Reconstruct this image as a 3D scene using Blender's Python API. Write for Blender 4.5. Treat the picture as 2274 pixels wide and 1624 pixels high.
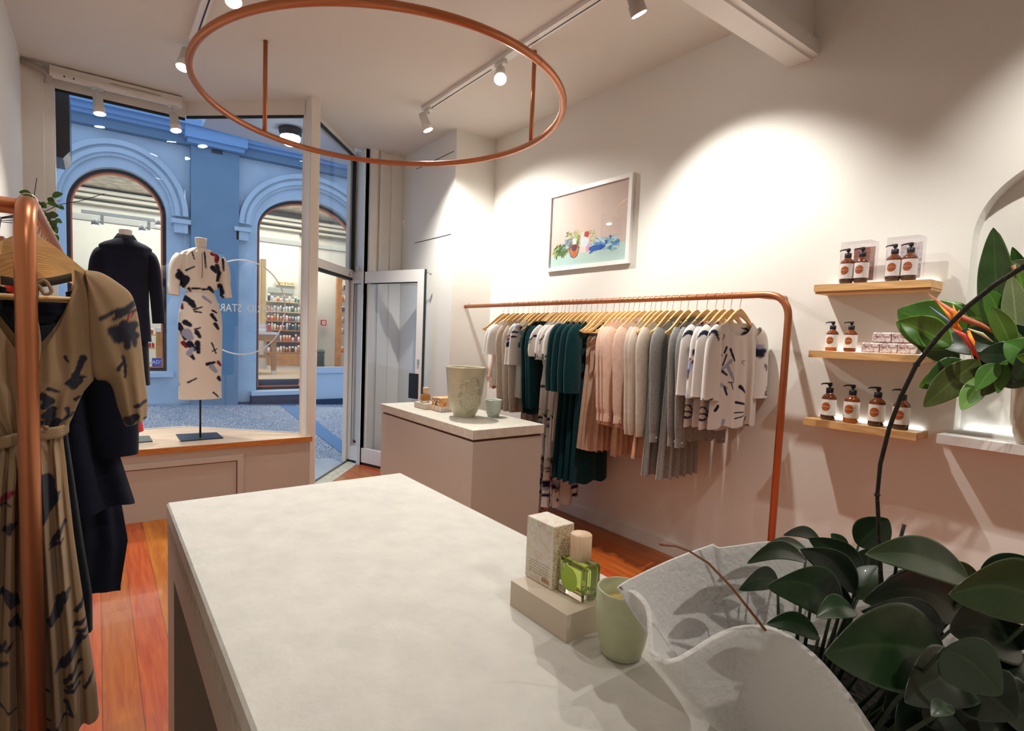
import bpy, math, random
from mathutils import Vector, Matrix, noise
PI=math.pi
for o in list(bpy.data.objects): bpy.data.objects.remove(o)
SC=bpy.context.scene; COL=SC.collection
# ---------------------------------------------------------------- camera
YAW,PITCH,ROLL=0.6061,0.0705,0.0363
FPX,PCX,PCY,EYE=1203.05,1049.45,828.81,Vector((0,0,1.5))
fw=Vector((math.sin(YAW)*math.cos(PITCH),math.cos(YAW)*math.cos(PITCH),-math.sin(PITCH)))
r0=Vector((math.cos(YAW),-math.sin(YAW),0)); u0=r0.cross(fw)
rt=math.cos(ROLL)*r0+math.sin(ROLL)*u0; up=-math.sin(ROLL)*r0+math.cos(ROLL)*u0
cam=bpy.data.cameras.new('camera'); co=bpy.data.objects.new('camera',cam); COL.objects.link(co)
M=Matrix((rt,up,-fw)).transposed().to_4x4(); M.translation=EYE; co.matrix_world=M
cam.sensor_width=36; cam.lens=36*FPX/2274; cam.shift_x=(1137-PCX)/2274; cam.shift_y=(PCY-812)/2274
cam.clip_start=0.02; cam.clip_end=200
SC.camera=co
def at(x,y,ax,v):            # a photographed point on the plane axis=v
    d=(x-PCX)/FPX*rt-(y-PCY)/FPX*up+fw
    return EYE+d*((v-EYE[ax])/d[ax])
# ---------------------------------------------------------------- world and exposure
w=bpy.data.worlds.new('dusk'); SC.world=w; w.use_nodes=True
bg=w.node_tree.nodes['Background']; bg.inputs[0].default_value=(.35,.48,.70,1); bg.inputs[1].default_value=1.5
SC.view_settings.view_transform='Standard'; SC.view_settings.look='None'; SC.view_settings.gamma=1
SC.view_settings.exposure=0.28; SC.view_settings.use_curve_mapping=False
# ---------------------------------------------------------------- room lamps (housings are built further down, at these same places)
WARM=(1,.965,.895); NEUT=(1,.97,.94)
def spot(name,loc,tgt,e,ang=60,blend=.75,col=WARM,r=.022):
    l=bpy.data.lights.new(name,'SPOT'); l.energy=e; l.spot_size=math.radians(ang); l.spot_blend=blend
    l.color=col; l.shadow_soft_size=r
    o=bpy.data.objects.new(name,l); COL.objects.link(o); o.location=loc
    o.rotation_euler=(Vector(tgt)-Vector(loc)).to_track_quat('-Z','Y').to_euler(); return o
def area(name,loc,tgt,e,sx,sy,col=WARM):
    l=bpy.data.lights.new(name,'AREA'); l.shape='RECTANGLE'; l.size=sx; l.size_y=sy; l.energy=e; l.color=col
    o=bpy.data.objects.new(name,l); COL.objects.link(o); o.location=loc
    o.rotation_euler=(Vector(tgt)-Vector(loc)).to_track_quat('-Z','Y').to_euler(); return o
# track spots: name, lamp face position, target, energy, cone, shown?
P_=lambda x,y,ax,v: tuple(at(x,y,ax,v))
LAMPS=[ # (lens position, target, energy, cone, label, fixing)
 (P_(221.6,254,1,5.40),(0.27,5.12,.6),95,62,'white track spotlight at the left end of the window header','window'),
 (P_(391,291,1,5.40),(0.85,4.90,.6),95,62,'white track spotlight at the window corner, right one of the header pair','window'),
 (P_(951,290,2,3.24),(3.05,3.8,1.2),185,125,'white track spotlight at the far end of the right ceiling track','track'),
 (P_(1111,176,2,3.27),(1.0,1.3,.9),115,84,'white track spotlight glaring inside the copper ring on the right','track'),
 (P_(1420,33,2,3.25),(3.3,1.85,1.6),135,86,'grey track spotlight beside the ceiling beam turned towards the wall','track'),
 (P_(405,151,2,3.27),(-.1,3.7,.6),110,84,'white track spotlight half hidden behind the left of the copper ring','track'),
 (P_(519,6,2,3.27),(0.7,2.5,.9),80,84,'white track spotlight cut by the top edge of the picture','track'),
]
for i,(L,T,e,a,lab,k) in enumerate(LAMPS): spot('spot_lamp',L,T,e,a)
# lamps of the part of the shop behind the photographer
spot('spot_lamp',(2.40,.0,3.5),(3.3,.1,1.7),135,80)
spot('spot_lamp',(2.40,-.9,3.35),(3.3,-.6,1.2),60,84)
spot('spot_lamp',(1.30,.15,3.35),(1.2,1.15,.9),22,80)
spot('spot_lamp',(.62,1.3,3.35),(.3,2.6,.4),58,90)
spot('spot_lamp',(.9,-1.5,3.35),(.3,.6,.6),60,90)
# ---------------------------------------------------------------- materials
MATS={}
def _m(name):
    m=bpy.data.materials.new(name); m.use_nodes=True; MATS[name]=m
    return m,m.node_tree,m.node_tree.nodes['Principled BSDF']
def mat(name,col,rough=.6,metal=0,bump=0,bscale=40,var=0,vscale=8,trans=0,ior=1.45,emit=0,ecol=None,spec=.5,coat=0,sheen=0,detail=4,sss=0,alpha=1):
    if name in MATS: return MATS[name]
    m,t,b=_m(name); N=t.nodes; L=t.links
    b.inputs['Base Color'].default_value=(*col,1); b.inputs['Roughness'].default_value=rough
    b.inputs['Metallic'].default_value=metal; b.inputs['Transmission Weight'].default_value=trans
    b.inputs['IOR'].default_value=ior; b.inputs['Specular IOR Level'].default_value=spec
    b.inputs['Coat Weight'].default_value=coat; b.inputs['Sheen Weight'].default_value=sheen
    if sss: b.inputs['Subsurface Weight'].default_value=sss; b.inputs['Subsurface Radius'].default_value=(.02,.01,.008)
    if emit: b.inputs['Emission Color'].default_value=(*(ecol or col),1); b.inputs['Emission Strength'].default_value=emit
    if var or bump:
        tc=N.new('ShaderNodeTexCoord')
    if var:
        n=N.new('ShaderNodeTexNoise'); n.inputs['Scale'].default_value=vscale; n.inputs['Detail'].default_value=detail
        L.new(tc.outputs['Object'],n.inputs['Vector'])
        r=N.new('ShaderNodeValToRGB'); r.color_ramp.elements[0].position=.3; r.color_ramp.elements[1].position=.7
        r.color_ramp.elements[0].color=(*[max(0,c*(1-var)) for c in col],1); r.color_ramp.elements[1].color=(*[min(1,c*(1+var)) for c in col],1)
        L.new(n.outputs['Fac'],r.inputs['Fac']); L.new(r.outputs['Color'],b.inputs['Base Color'])
    if bump:
        n2=N.new('ShaderNodeTexNoise'); n2.inputs['Scale'].default_value=bscale; n2.inputs['Detail'].default_value=5
        L.new(tc.outputs['Object'],n2.inputs['Vector'])
        bp=N.new('ShaderNodeBump'); bp.inputs['Strength'].default_value=bump; bp.inputs['Distance'].default_value=.01
        L.new(n2.outputs['Fac'],bp.inputs['Height']); L.new(bp.outputs['Normal'],b.inputs['Normal'])
    return m
def paint_mat(name,rough=.8,sheen=.1,bump=.15,bscale=300,trans=0):   # cloth whose print is stored on the mesh
    m,t,b=_m(name); N=t.nodes; L=t.links
    a=N.new('ShaderNodeVertexColor'); a.layer_name='print'
    L.new(a.outputs['Color'],b.inputs['Base Color']); b.inputs['Roughness'].default_value=rough
    b.inputs['Sheen Weight'].default_value=sheen; b.inputs['Specular IOR Level'].default_value=.2
    tc=N.new('ShaderNodeTexCoord'); n2=N.new('ShaderNodeTexNoise'); n2.inputs['Scale'].default_value=bscale
    L.new(tc.outputs['Object'],n2.inputs['Vector']); bp=N.new('ShaderNodeBump'); bp.inputs['Strength'].default_value=bump; bp.inputs['Distance'].default_value=.002
    L.new(n2.outputs['Fac'],bp.inputs['Height']); L.new(bp.outputs['Normal'],b.inputs['Normal'])
    return m
def glass_mat(name,tint=(1,1,1),refl=1.0):
    m=bpy.data.materials.new(name); m.use_nodes=True; t=m.node_tree; t.nodes.clear(); N=t.nodes; L=t.links
    o=N.new('ShaderNodeOutputMaterial'); mx=N.new('ShaderNodeMixShader'); tr=N.new('ShaderNodeBsdfTransparent'); gl=N.new('ShaderNodeBsdfGlossy')
    tr.inputs[0].default_value=(*tint,1); gl.inputs['Roughness'].default_value=0.0
    f=N.new('ShaderNodeFresnel'); ge=N.new('ShaderNodeNewGeometry'); mr=N.new('ShaderNodeMapRange'); mr.inputs['To Min'].default_value=1.5; mr.inputs['To Max'].default_value=1/1.5; L.new(ge.outputs['Backfacing'],mr.inputs['Value']); L.new(mr.outputs[0],f.inputs['IOR'])
    mu=N.new('ShaderNodeMath'); mu.operation='MULTIPLY'; mu.inputs[1].default_value=refl
    L.new(f.outputs[0],mu.inputs[0]); L.new(mu.outputs[0],mx.inputs[0]); L.new(tr.outputs[0],mx.inputs[1]); L.new(gl.outputs[0],mx.inputs[2]); L.new(mx.outputs[0],o.inputs[0])
    MATS[name]=m; return m
def wood_mat(name,c1,c2,plank=None,axis='Y',rough=.35,scale=1.0,seam=(.1,.03,.01),coat=0):
    """grain along `axis`; plank = board width across, boards get own tone"""
    m,t,b=_m(name); N=t.nodes; L=t.links
    tc=N.new('ShaderNodeTexCoord'); mp=N.new('ShaderNodeMapping'); L.new(tc.outputs['Object'],mp.inputs['Vector'])
    s=[14*scale]*3; s['XYZ'.index(axis)]=1.1*scale; mp.inputs['Scale'].default_value=s
    n=N.new('ShaderNodeTexNoise'); n.inputs['Scale'].default_value=3; n.inputs['Detail'].default_value=8; n.inputs['Distortion'].default_value=.6
    vec=mp.outputs['Vector']; b.inputs['Roughness'].default_value=rough; b.inputs['Coat Weight'].default_value=coat
    if plank:
        sx=N.new('ShaderNodeSeparateXYZ'); L.new(tc.outputs['Object'],sx.inputs[0])
        across=sx.outputs['X' if axis=='Y' else 'Y']; along=sx.outputs[axis]
        d=N.new('ShaderNodeMath'); d.operation='DIVIDE'; d.inputs[1].default_value=plank; L.new(across,d.inputs[0])
        fl=N.new('ShaderNodeMath'); fl.operation='FLOOR'; L.new(d.outputs[0],fl.inputs[0])
        wn=N.new('ShaderNodeTexWhiteNoise'); wn.noise_dimensions='1D'; L.new(fl.outputs[0],wn.inputs['W'])
        d2=N.new('ShaderNodeMath'); d2.operation='MULTIPLY_ADD'; d2.inputs[1].default_value=1/2.3; L.new(along,d2.inputs[0]); L.new(wn.outputs['Value'],d2.inputs[2])
        fl2=N.new('ShaderNodeMath'); fl2.operation='FLOOR'; L.new(d2.outputs[0],fl2.inputs[0])
        cb=N.new('ShaderNodeCombineXYZ'); L.new(fl.outputs[0],cb.inputs[0]); L.new(fl2.outputs[0],cb.inputs[1])
        w2=N.new('ShaderNodeTexWhiteNoise'); w2.noise_dimensions='3D'; L.new(cb.outputs[0],w2.inputs['Vector'])
        ad=N.new('ShaderNodeVectorMath'); ad.operation='MULTIPLY_ADD'; L.new(w2.outputs['Color'],ad.inputs[0]); ad.inputs[1].default_value=(30,30,30); L.new(vec,ad.inputs[2]); vec=ad.outputs[0]
    L.new(vec,n.inputs['Vector'])
    r=N.new('ShaderNodeValToRGB'); r.color_ramp.elements[0].position=.35; r.color_ramp.elements[1].position=.68
    r.color_ramp.elements[0].color=(*c1,1); r.color_ramp.elements[1].color=(*c2,1); L.new(n.outputs['Fac'],r.inputs['Fac'])
    col=r.outputs['Color']
    if plank:
        hs=N.new('ShaderNodeHueSaturation'); mr=N.new('ShaderNodeMapRange'); mr.inputs['To Min'].default_value=.78; mr.inputs['To Max'].default_value=1.12
        L.new(w2.outputs['Value'],mr.inputs['Value']); L.new(mr.outputs[0],hs.inputs['Value'])
        mh=N.new('ShaderNodeMapRange'); mh.inputs['To Min'].default_value=.482; mh.inputs['To Max'].default_value=.512; L.new(wn.outputs['Value'],mh.inputs['Value']); L.new(mh.outputs[0],hs.inputs['Hue'])
        L.new(col,hs.inputs['Color']); fr=N.new('ShaderNodeMath'); fr.operation='FRACT'; L.new(d.outputs[0],fr.inputs[0])
        def edge(src,wd):
            a=N.new('ShaderNodeMath'); a.operation='PINGPONG'; a.inputs[1].default_value=.5; L.new(src,a.inputs[0])
            c=N.new('ShaderNodeMath'); c.operation='LESS_THAN'; c.inputs[1].default_value=wd; L.new(a.outputs[0],c.inputs[0]); return c.outputs[0]
        fr2=N.new('ShaderNodeMath'); fr2.operation='FRACT'; L.new(d2.outputs[0],fr2.inputs[0])
        mxm=N.new('ShaderNodeMath'); mxm.operation='MAXIMUM'; L.new(edge(fr.outputs[0],.010),mxm.inputs[0]); L.new(edge(fr2.outputs[0],.0006),mxm.inputs[1])
        mx=N.new('ShaderNodeMixRGB'); mx.inputs['Color2'].default_value=(*seam,1); L.new(mxm.outputs[0],mx.inputs['Fac']); L.new(hs.outputs['Color'],mx.inputs['Color1']); col=mx.outputs['Color']
    L.new(col,b.inputs['Base Color'])
    return m
# ---------------------------------------------------------------- mesh builder
def cyl_rings(path,rad,n,ref=None):
    P=[Vector(p) for p in path]; rings=[]; R=rad if hasattr(rad,'__len__') else [rad]*len(P)
    T=[]
    for i in range(len(P)):
        a=P[max(i-1,0)]; b=P[min(i+1,len(P)-1)]; d=(b-a); T.append(d.normalized() if d.length>1e-9 else Vector((0,0,1)))
    v=Vector(ref) if ref else (Vector((0,0,1)) if abs(T[0].z)<.9 else Vector((1,0,0)))
    nrm=(v-T[0]*v.dot(T[0])).normalized()
    for i,p in enumerate(P):
        nrm=(nrm-T[i]*nrm.dot(T[i]));
        nrm=nrm.normalized() if nrm.length>1e-6 else T[i].orthogonal().normalized()
        bn=T[i].cross(nrm); rings.append([p+(nrm*math.cos(2*PI*k/n)+bn*math.sin(2*PI*k/n))*R[i] for k in range(n)])
    return rings
class MB:
    def __init__(s): s.v=[]; s.f=[]; s.mi=[]; s.sm=[]; s.c=[]; s.cur=0; s.smooth=False; s.col=None
    def vert(s,p,c=None): s.v.append(Vector(p)); s.c.append(c); return len(s.v)-1
    def face(s,ids,sm=None): s.f.append(tuple(ids)); s.mi.append(s.cur); s.sm.append(s.smooth if sm is None else sm)
    def m(s,i): s.cur=i; return s
    def box(s,lo,hi,rz=0,c=None,bev=0):
        lo=Vector(lo); hi=Vector(hi); b=bev
        cx=(lo+hi)/2
        if rz and c is None: c=cx
        def T(p):
            p=Vector(p)
            if rz: q=p-Vector(c); q.rotate(Matrix.Rotation(rz,3,'Z')); p=Vector(c)+q
            return p
        if not b:
            i=[s.vert(T((x,y,z))) for z in (lo.z,hi.z) for y in (lo.y,hi.y) for x in (lo.x,hi.x)]
            for q in ((0,2,3,1),(4,5,7,6),(0,1,5,4),(2,6,7,3),(0,4,6,2),(1,3,7,5)): s.face([i[k] for k in q],False)
            return s
        # bevelled box: 24 verts
        X=(lo.x,lo.x+b,hi.x-b,hi.x); Y=(lo.y,lo.y+b,hi.y-b,hi.y); Z=(lo.z,lo.z+b,hi.z-b,hi.z)
        def ring(z,xa,ya):  # octagon
            return [T(p) for p in ((X[1],Y[0+ya],z),(X[2],Y[0+ya],z),(X[3-xa],Y[1],z),(X[3-xa],Y[2],z),(X[2],Y[3-ya],z),(X[1],Y[3-ya],z),(X[0+xa],Y[2],z),(X[0+xa],Y[1],z))]
        def full(z): return [T(p) for p in ((X[1],Y[0],z),(X[2],Y[0],z),(X[3],Y[1],z),(X[3],Y[2],z),(X[2],Y[3],z),(X[1],Y[3],z),(X[0],Y[2],z),(X[0],Y[1],z))]
        inner=lambda z:[T(p) for p in ((X[1],Y[1],z),(X[2],Y[1],z),(X[2],Y[1],z),(X[2],Y[2],z),(X[2],Y[2],z),(X[1],Y[2],z),(X[1],Y[2],z),(X[1],Y[1],z))]
        s.loft([inner(Z[0]),full(Z[1]),full(Z[2]),inner(Z[3])],closed=True,cap=True); return s
    def loft(s,rings,closed=True,cap=False,sm=None,cols=None):
        idx=[[s.vert(p,(cols[i][j] if cols else s.col)) for j,p in enumerate(r)] for i,r in enumerate(rings)]
        n=len(idx[0])
        for i in range(len(idx)-1):
            a,b=idx[i],idx[i+1]
            for j in range(n if closed else n-1):
                k=(j+1)%n; s.face((a[j],a[k],b[k],b[j]),sm)
        if cap: s.face(list(reversed(idx[0])),False); s.face(idx[-1],False)
        return s
    def tube(s,path,rad,n=12,cap=True,ref=None): return s.loft(cyl_rings(path,rad,n,ref),True,cap,True)
    def lathe(s,prof,c=(0,0,0),n=32,axis='Z',cap=False):
        c=Vector(c); rings=[]
        for r,z in prof:
            rg=[]
            for k in range(n):
                a=2*PI*k/n; p=Vector((r*math.cos(a),r*math.sin(a),z))
                if axis=='X': p=Vector((p.z,p.x,p.y))
                if axis=='Y': p=Vector((p.x,p.z,p.y))
                rg.append(c+p)
            rings.append(rg)
        return s.loft(rings,True,cap,True)
    def prism(s,poly,z0,z1,tf=None):
        tf=tf or (lambda a,b,z:Vector((a,b,z)))
        lo=[s.vert(tf(a,b,z0)) for a,b in poly]; hi=[s.vert(tf(a,b,z1)) for a,b in poly]; n=len(poly)
        s.face(list(reversed(lo)),False); s.face(hi,False)
        for j in range(n): k=(j+1)%n; s.face((lo[j],lo[k],hi[k],hi[j]),False)
        return s
    def grid(s,fn,nu,nv,cf=None,sm=True,wrap=False):
        idx=[]
        for j in range(nv+1):
            row=[]
            for i in range(nu+(0 if wrap else 1)):
                u=i/nu; v=j/nv; row.append(s.vert(fn(u,v),cf(u,v) if cf else s.col))
            idx.append(row)
        n=len(idx[0])
        for j in range(nv):
            for i in range(n if wrap else n-1):
                k=(i+1)%n; s.face((idx[j][i],idx[j][k],idx[j+1][k],idx[j+1][i]),sm)
        return s
    def build(s,name,mats,parent=None,origin=None,solid=0,world=False,sub=0,merge=False):
        mats=mats if isinstance(mats,(list,tuple)) else [mats]
        off=Vector((0,0,0))
        if parent is None:
            if origin is None:
                xs=[p.x for p in s.v]; ys=[p.y for p in s.v]; zs=[p.z for p in s.v]
                off=Vector(((min(xs)+max(xs))/2,(min(ys)+max(ys))/2,min(zs)))
            else: off=Vector(origin)
        me=bpy.data.meshes.new(name)
        inv=None
        if parent is not None and world: inv=WM(parent).inverted()
        pts=[(inv@p if inv else p-off) for p in s.v]
        me.from_pydata([tuple(p) for p in pts],[],s.f)
        for q in mats: me.materials.append(q if not isinstance(q,str) else MATS[q])
        me.polygons.foreach_set('material_index',s.mi); me.polygons.foreach_set('use_smooth',s.sm)
        if any(c is not None for c in s.c):
            a=me.color_attributes.new('print','FLOAT_COLOR','POINT')
            fl=[]; 
            for c in s.c: fl+= [*(c or (1,1,1)),1]
            a.data.foreach_set('color',fl)
        me.update()
        o=bpy.data.objects.new(name,me); COL.objects.link(o)
        if parent is None: o.location=off
        else: o.parent=parent
        if solid: md=o.modifiers.new('solid','SOLIDIFY'); md.thickness=solid; md.offset=0
        if sub: md=o.modifiers.new('sub','SUBSURF'); md.levels=sub; md.render_levels=sub
        return o
def WM(o):
    m=Matrix.LocRotScale(o.location,o.rotation_euler,o.scale)
    return (WM(o.parent)@m) if o.parent else m
def tag(o,label,cat,group=None,kind=None):
    if label: o['label']=label
    if cat: o['category']=cat
    if group: o['group']=group
    if kind: o['kind']=kind
    return o
def thing(name,label,cat,loc=(0,0,0),rz=0,group=None):
    o=bpy.data.objects.new(name,None); COL.objects.link(o); o.location=loc; o.rotation_euler=(0,0,rz); o.empty_display_size=.05
    return tag(o,label,cat,group)
def dup(root,loc=None,rz=None,label=None,group=None,rot=None,scale=None):
    def cp(o,par):
        c=o.copy(); COL.objects.link(c)
        if par: c.parent=par
        for ch in kids(o): cp(ch,c)
        return c
    r=cp(root,None)
    if loc is not None: r.location=loc
    if rz is not None: r.rotation_euler=(0,0,rz)
    if rot is not None: r.rotation_euler=rot
    if scale is not None: r.scale=(scale,)*3
    if label: r['label']=label
    if group: r['group']=group
    return r
def kids(o): return [c for c in COL.objects if c.parent==o]
def struct(o): o['kind']='structure'; return o
def textmesh(s,body,size,tf,ext=.0005,font=None,align='CENTER',sp=1.0):
    """letters as geometry; tf maps (x,y,z) of the text plane to the place"""
    cu=bpy.data.curves.new('t','FONT'); cu.body=body; cu.size=size; cu.align_x=align; cu.align_y='CENTER'; cu.extrude=ext; cu.space_character=sp; cu.resolution_u=3
    o=bpy.data.objects.new('t',cu); COL.objects.link(o); dg=bpy.context.evaluated_depsgraph_get()
    me=bpy.data.meshes.new_from_object(o.evaluated_get(dg)); bpy.data.objects.remove(o)
    base=len(s.v)
    for v in me.vertices: s.vert(tf(*v.co))
    for p in me.polygons: s.face([base+k for k in p.vertices],False)
    bpy.data.meshes.remove(me); bpy.data.curves.remove(cu)
    return s
def L3(a,b,t): return Vector(a).lerp(Vector(b),t)
def smooth(a,b,x):
    t=min(1,max(0,(x-a)/(b-a))); return t*t*(3-2*t)
def interp(pts,x):
    if x<=pts[0][0]: return pts[0][1]
    for (a,p),(b,q) in zip(pts,pts[1:]):
        if x<=b: return p+(q-p)*(x-a)/(b-a)
    return pts[-1][1]
# ---------------------------------------------------------------- palette
wall=mat('wall_plaster',(.79,.772,.725),.75,bump=.05,bscale=120)
ceilm=mat('ceiling_plaster',(.72,.685,.63),.8,bump=.05,bscale=60)
white=mat('white_paint',(.82,.80,.77),.4)
trimw=mat('window_frame_paint',(.80,.76,.70),.4)
whmetal=mat('white_metal',(.80,.79,.76),.35)
beige=mat('beige_laminate',(.54,.49,.43),.55)
concrete=mat('pale_concrete',(.63,.61,.56),.6,bump=.25,bscale=60,var=.06,vscale=14)
concedge=mat('rough_concrete',(.50,.45,.36),.85,bump=.6,bscale=70,var=.18,vscale=40)
copper=mat('brushed_copper',(.50,.185,.085),.36,metal=.75,bump=.03,bscale=500)
steel=mat('steel',(.55,.54,.52),.3,metal=1)
wire=mat('hook_wire',(.75,.68,.62),.3,metal=.9)
blacksteel=mat('black_steel',(.035,.045,.055),.32,metal=.5)
black=mat('black_plastic',(.012,.012,.014),.35)
rubber=mat('black_gasket',(.015,.025,.025),.6)
floorm=wood_mat('floorboards',(.34,.072,.007),(.46,.135,.014),plank=.13,axis='Y',rough=.36,coat=.04,seam=(.12,.03,.01))
oak=wood_mat('oak',(.55,.30,.11),(.78,.48,.21),axis='Y',rough=.45,scale=1.5)
plyedge=wood_mat('orange_timber_edge',(.50,.17,.03),(.62,.23,.05),axis='X',rough=.5,scale=2)
plytop=wood_mat('pale_timber_top',(.60,.42,.27),(.76,.58,.40),axis='X',rough=.35,scale=1.2)
beech=wood_mat('beech_hanger',(.75,.43,.16),(.88,.56,.25),axis='X',rough=.4,scale=2)
capwood=wood_mat('bottle_cap_wood',(.72,.48,.30),(.85,.62,.42),axis='Z',rough=.5,scale=5)
leafm=mat('leaf_green',(.035,.085,.022),.32,var=.35,vscale=9,coat=.25,spec=.6)
leafb=mat('bright_leaf_green',(.10,.26,.02),.35,var=.45,vscale=7)
stem=mat('dark_stem',(.025,.018,.012),.6,bump=.5,bscale=80)
pane=glass_mat('clear_pane',(.97,.99,1.0),1.0)
# ---------------------------------------------------------------- the room
XW=3.316; YP=4.683; ZC=3.46
FL=MB(); FL.prism([(-.47,-2.6),(XW+.02,-2.6),(XW+.02,5.62),(2.42,5.66),(2.36,5.63),(1.875,5.074),(1.62,4.80),(1.54,4.72),(-.47,4.72)],-.03,0)
struct(FL.build('floor',floorm,origin=(0,0,0)))
b=MB(); b.box((XW,1.6,0),(XW+.12,4.55,4.0)); b.box((XW,1.6,4.0),(XW+.12,1.7,4.3))
# right wall with the arched niche cut out: niche Y 0.30..0.79 (arched), z 1.13..2.4
nY0,nY1,nz0,nzs=.10,.788,1.135,2.02; ncy=(nY0+nY1)/2; nr=(nY1-nY0)/2
def arch_pts(y0,y1,z0,zs,n=24,rise=None):
    c=(y0+y1)/2; r=(y1-y0)/2; rs=r if rise is None else rise
    return [(y0,z0)]+[(c-r*math.cos(PI*k/n),zs+rs*math.sin(PI*k/n)) for k in range(n+1)]+[(y1,z0)]
def wall_with_arch(s,y0,y1,z0,z1,A,tf,t0,t1):
    """slab between t0 and t1 with one arch opening; A=(ya,yb,za,zs,rise)"""
    ya,yb,za,zs,rs=A; n=32
    s.prism([(y0,z0),(ya,z0),(ya,z1),(y0,z1)],t0,t1,tf); s.prism([(yb,z0),(y1,z0),(y1,z1),(yb,z1)],t0,t1,tf)
    if za>z0: s.prism([(ya,z0),(yb,z0),(yb,za),(ya,za)],t0,t1,tf)
    c=(ya+yb)/2; r=(yb-ya)/2
    P=[(c-r*math.cos(PI*k/n),zs+rs*math.sin(PI*k/n)) for k in range(n+1)]
    for (a,z_a),(b_,z_b) in zip(P,P[1:]): s.prism([(a,z_a),(b_,z_b),(b_,z1),(a,z1)],t0,t1,tf)
tfX=lambda a,z,x:Vector((x,a,z))
wall_with_arch(b,-2.6,1.6,0,4.2,(nY0,nY1,nz0,nzs,nr),tfX,XW,XW+.12)
b.box((XW+.10,nY0-.1,nz0-.05),(XW+.14,nY1+.1,2.6))
struct(b.build('wall_right',wall))
b=MB(); b.box((2.843,4.51,0),(XW+.12,5.66,3.5)); struct(b.build('wall_column',wall))
b=MB(); b.box((2.40,5.62,0),(2.86,5.72,3.5)); b.box((2.44,5.58,0),(2.52,5.63,3.46)); b.box((2.56,5.595,0),(2.60,5.63,3.46)); b.box((2.70,5.60,0),(2.84,5.63,3.46))
b.box((2.39,5.62,0),(2.45,5.95,3.5))
struct(b.build('wall_far',wall))
b=MB(); b.box((-.58,-2.6,0),(-.46,5.48,4.2)); b.box((-.60,5.48,0),(-.33,5.80,3.47)); b.box((-.34,5.52,0),(-.275,5.62,3.47))
b.box((-.60,5.80,2.9),(-.475,6.06,3.47)); struct(b.build('wall_left',wall))
b=MB(); b.box((-.58,-2.72,0),(XW+.12,-2.6,4.2)); struct(b.build('wall_back',wall))
# ceiling: low part beyond the beam, higher part over the photographer
b=MB(); b.prism([(-.6,1.56),(XW+.12,1.56),(XW+.12,5.7),(2.30,5.7),(2.40,5.93),(2.30,5.98),(1.55,5.10),(.66,5.86),(-.6,5.86)],ZC,ZC+.1)
b.box((-.6,-2.72,4.1),(XW+.12,1.60,4.2)); b.box((-.6,1.56,3.45),(XW+.12,1.66,4.2))
struct(b.build('ceiling',ceilm))
b=MB(); b.box((-.46,1.557,3.112),(XW,1.676,ZC)); b.box((-.46,1.518,3.124),(XW,1.557,3.20))
struct(b.build('trim_beam',white))
b=MB(); b.box((XW-.018,-2.6,0),(XW,4.51,.10)); struct(b.build('baseboard_right',white))
# dark joint lines of the cupboard doors in the column
for nm,(x0,y0,x1,y1) in (('upper',(925,376,1008,336)),('lower',(921,540,1002,520))):
    b=MB(); A=at(x0,y0,0,2.8425); B=at(x1,y1,0,2.8425); A.z=(A.z+B.z)/2
    b.box((2.8405,B.y,A.z-.003),(2.8425,A.y,A.z+.003))
    tag(b.build('cupboard_joint',black),'thin black %s joint line of the cupboard in the white column'%nm,'joint')
# ---- shop window: two panes meeting glass to glass, post, door with fanlight
GC=(.655,5.57); GR=(1.484,4.855)
gd=(Vector((GR[0]-GC[0],GR[1]-GC[1],0))).normalized()
def wall_plane(a,b,z0,z1,th):
    a=Vector((*a,0)); b=Vector((*b,0)); n=(b-a).normalized().cross(Vector((0,0,1)))*th
    return [(a.x,a.y),(b.x,b.y),(b.x+n.x,b.y+n.y),(a.x+n.x,a.y+n.y)]
b=MB(); b.prism(wall_plane((-.275,5.57),GC,0,0,-.008),.557,3.36); o=struct(b.build('window_1',pane))
f=MB(); f.box((-.285,5.53,.53),(-.262,5.62,3.34)); f.prism(wall_plane((-.275,5.555),(.66,5.555),0,0,-.05),3.325,ZC); f.prism(wall_plane((-.275,5.555),(.66,5.555),0,0,-.03),.53,.562)
f.build('window_frame',trimw,o,world=True)
f=MB(); f.prism(wall_plane((-.26,5.56),(.655,5.56),0,0,-.02),3.305,3.326); f.build('gasket',rubber,o,world=True)
b=MB(); b.prism(wall_plane(GC,GR,0,0,-.008),.557,3.36); o=struct(b.build('window_2',pane))
f=MB(); f.prism(wall_plane((.66,5.552),(1.49,4.835),0,0,-.06),3.345,ZC+.01); f.prism(wall_plane((.66,5.555),(1.49,4.840),0,0,-.03),.53,.562)
f.build('window_frame',trimw,o,world=True)
f=MB(); f.prism(wall_plane((.665,5.56),(1.484,4.85),0,0,-.02),3.325,3.346); f.build('gasket',rubber,o,world=True)
# the white post
b=MB(); b.prism([(1.484,4.862),(1.50,4.835),(1.500,4.70),(1.578,4.70),(1.60,4.75),(1.60,5.02),(1.56,5.02)],0,ZC); b.box((1.503,4.692,0),(1.57,4.702,ZC))
struct(b.build('trim_post',trimw))
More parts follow.
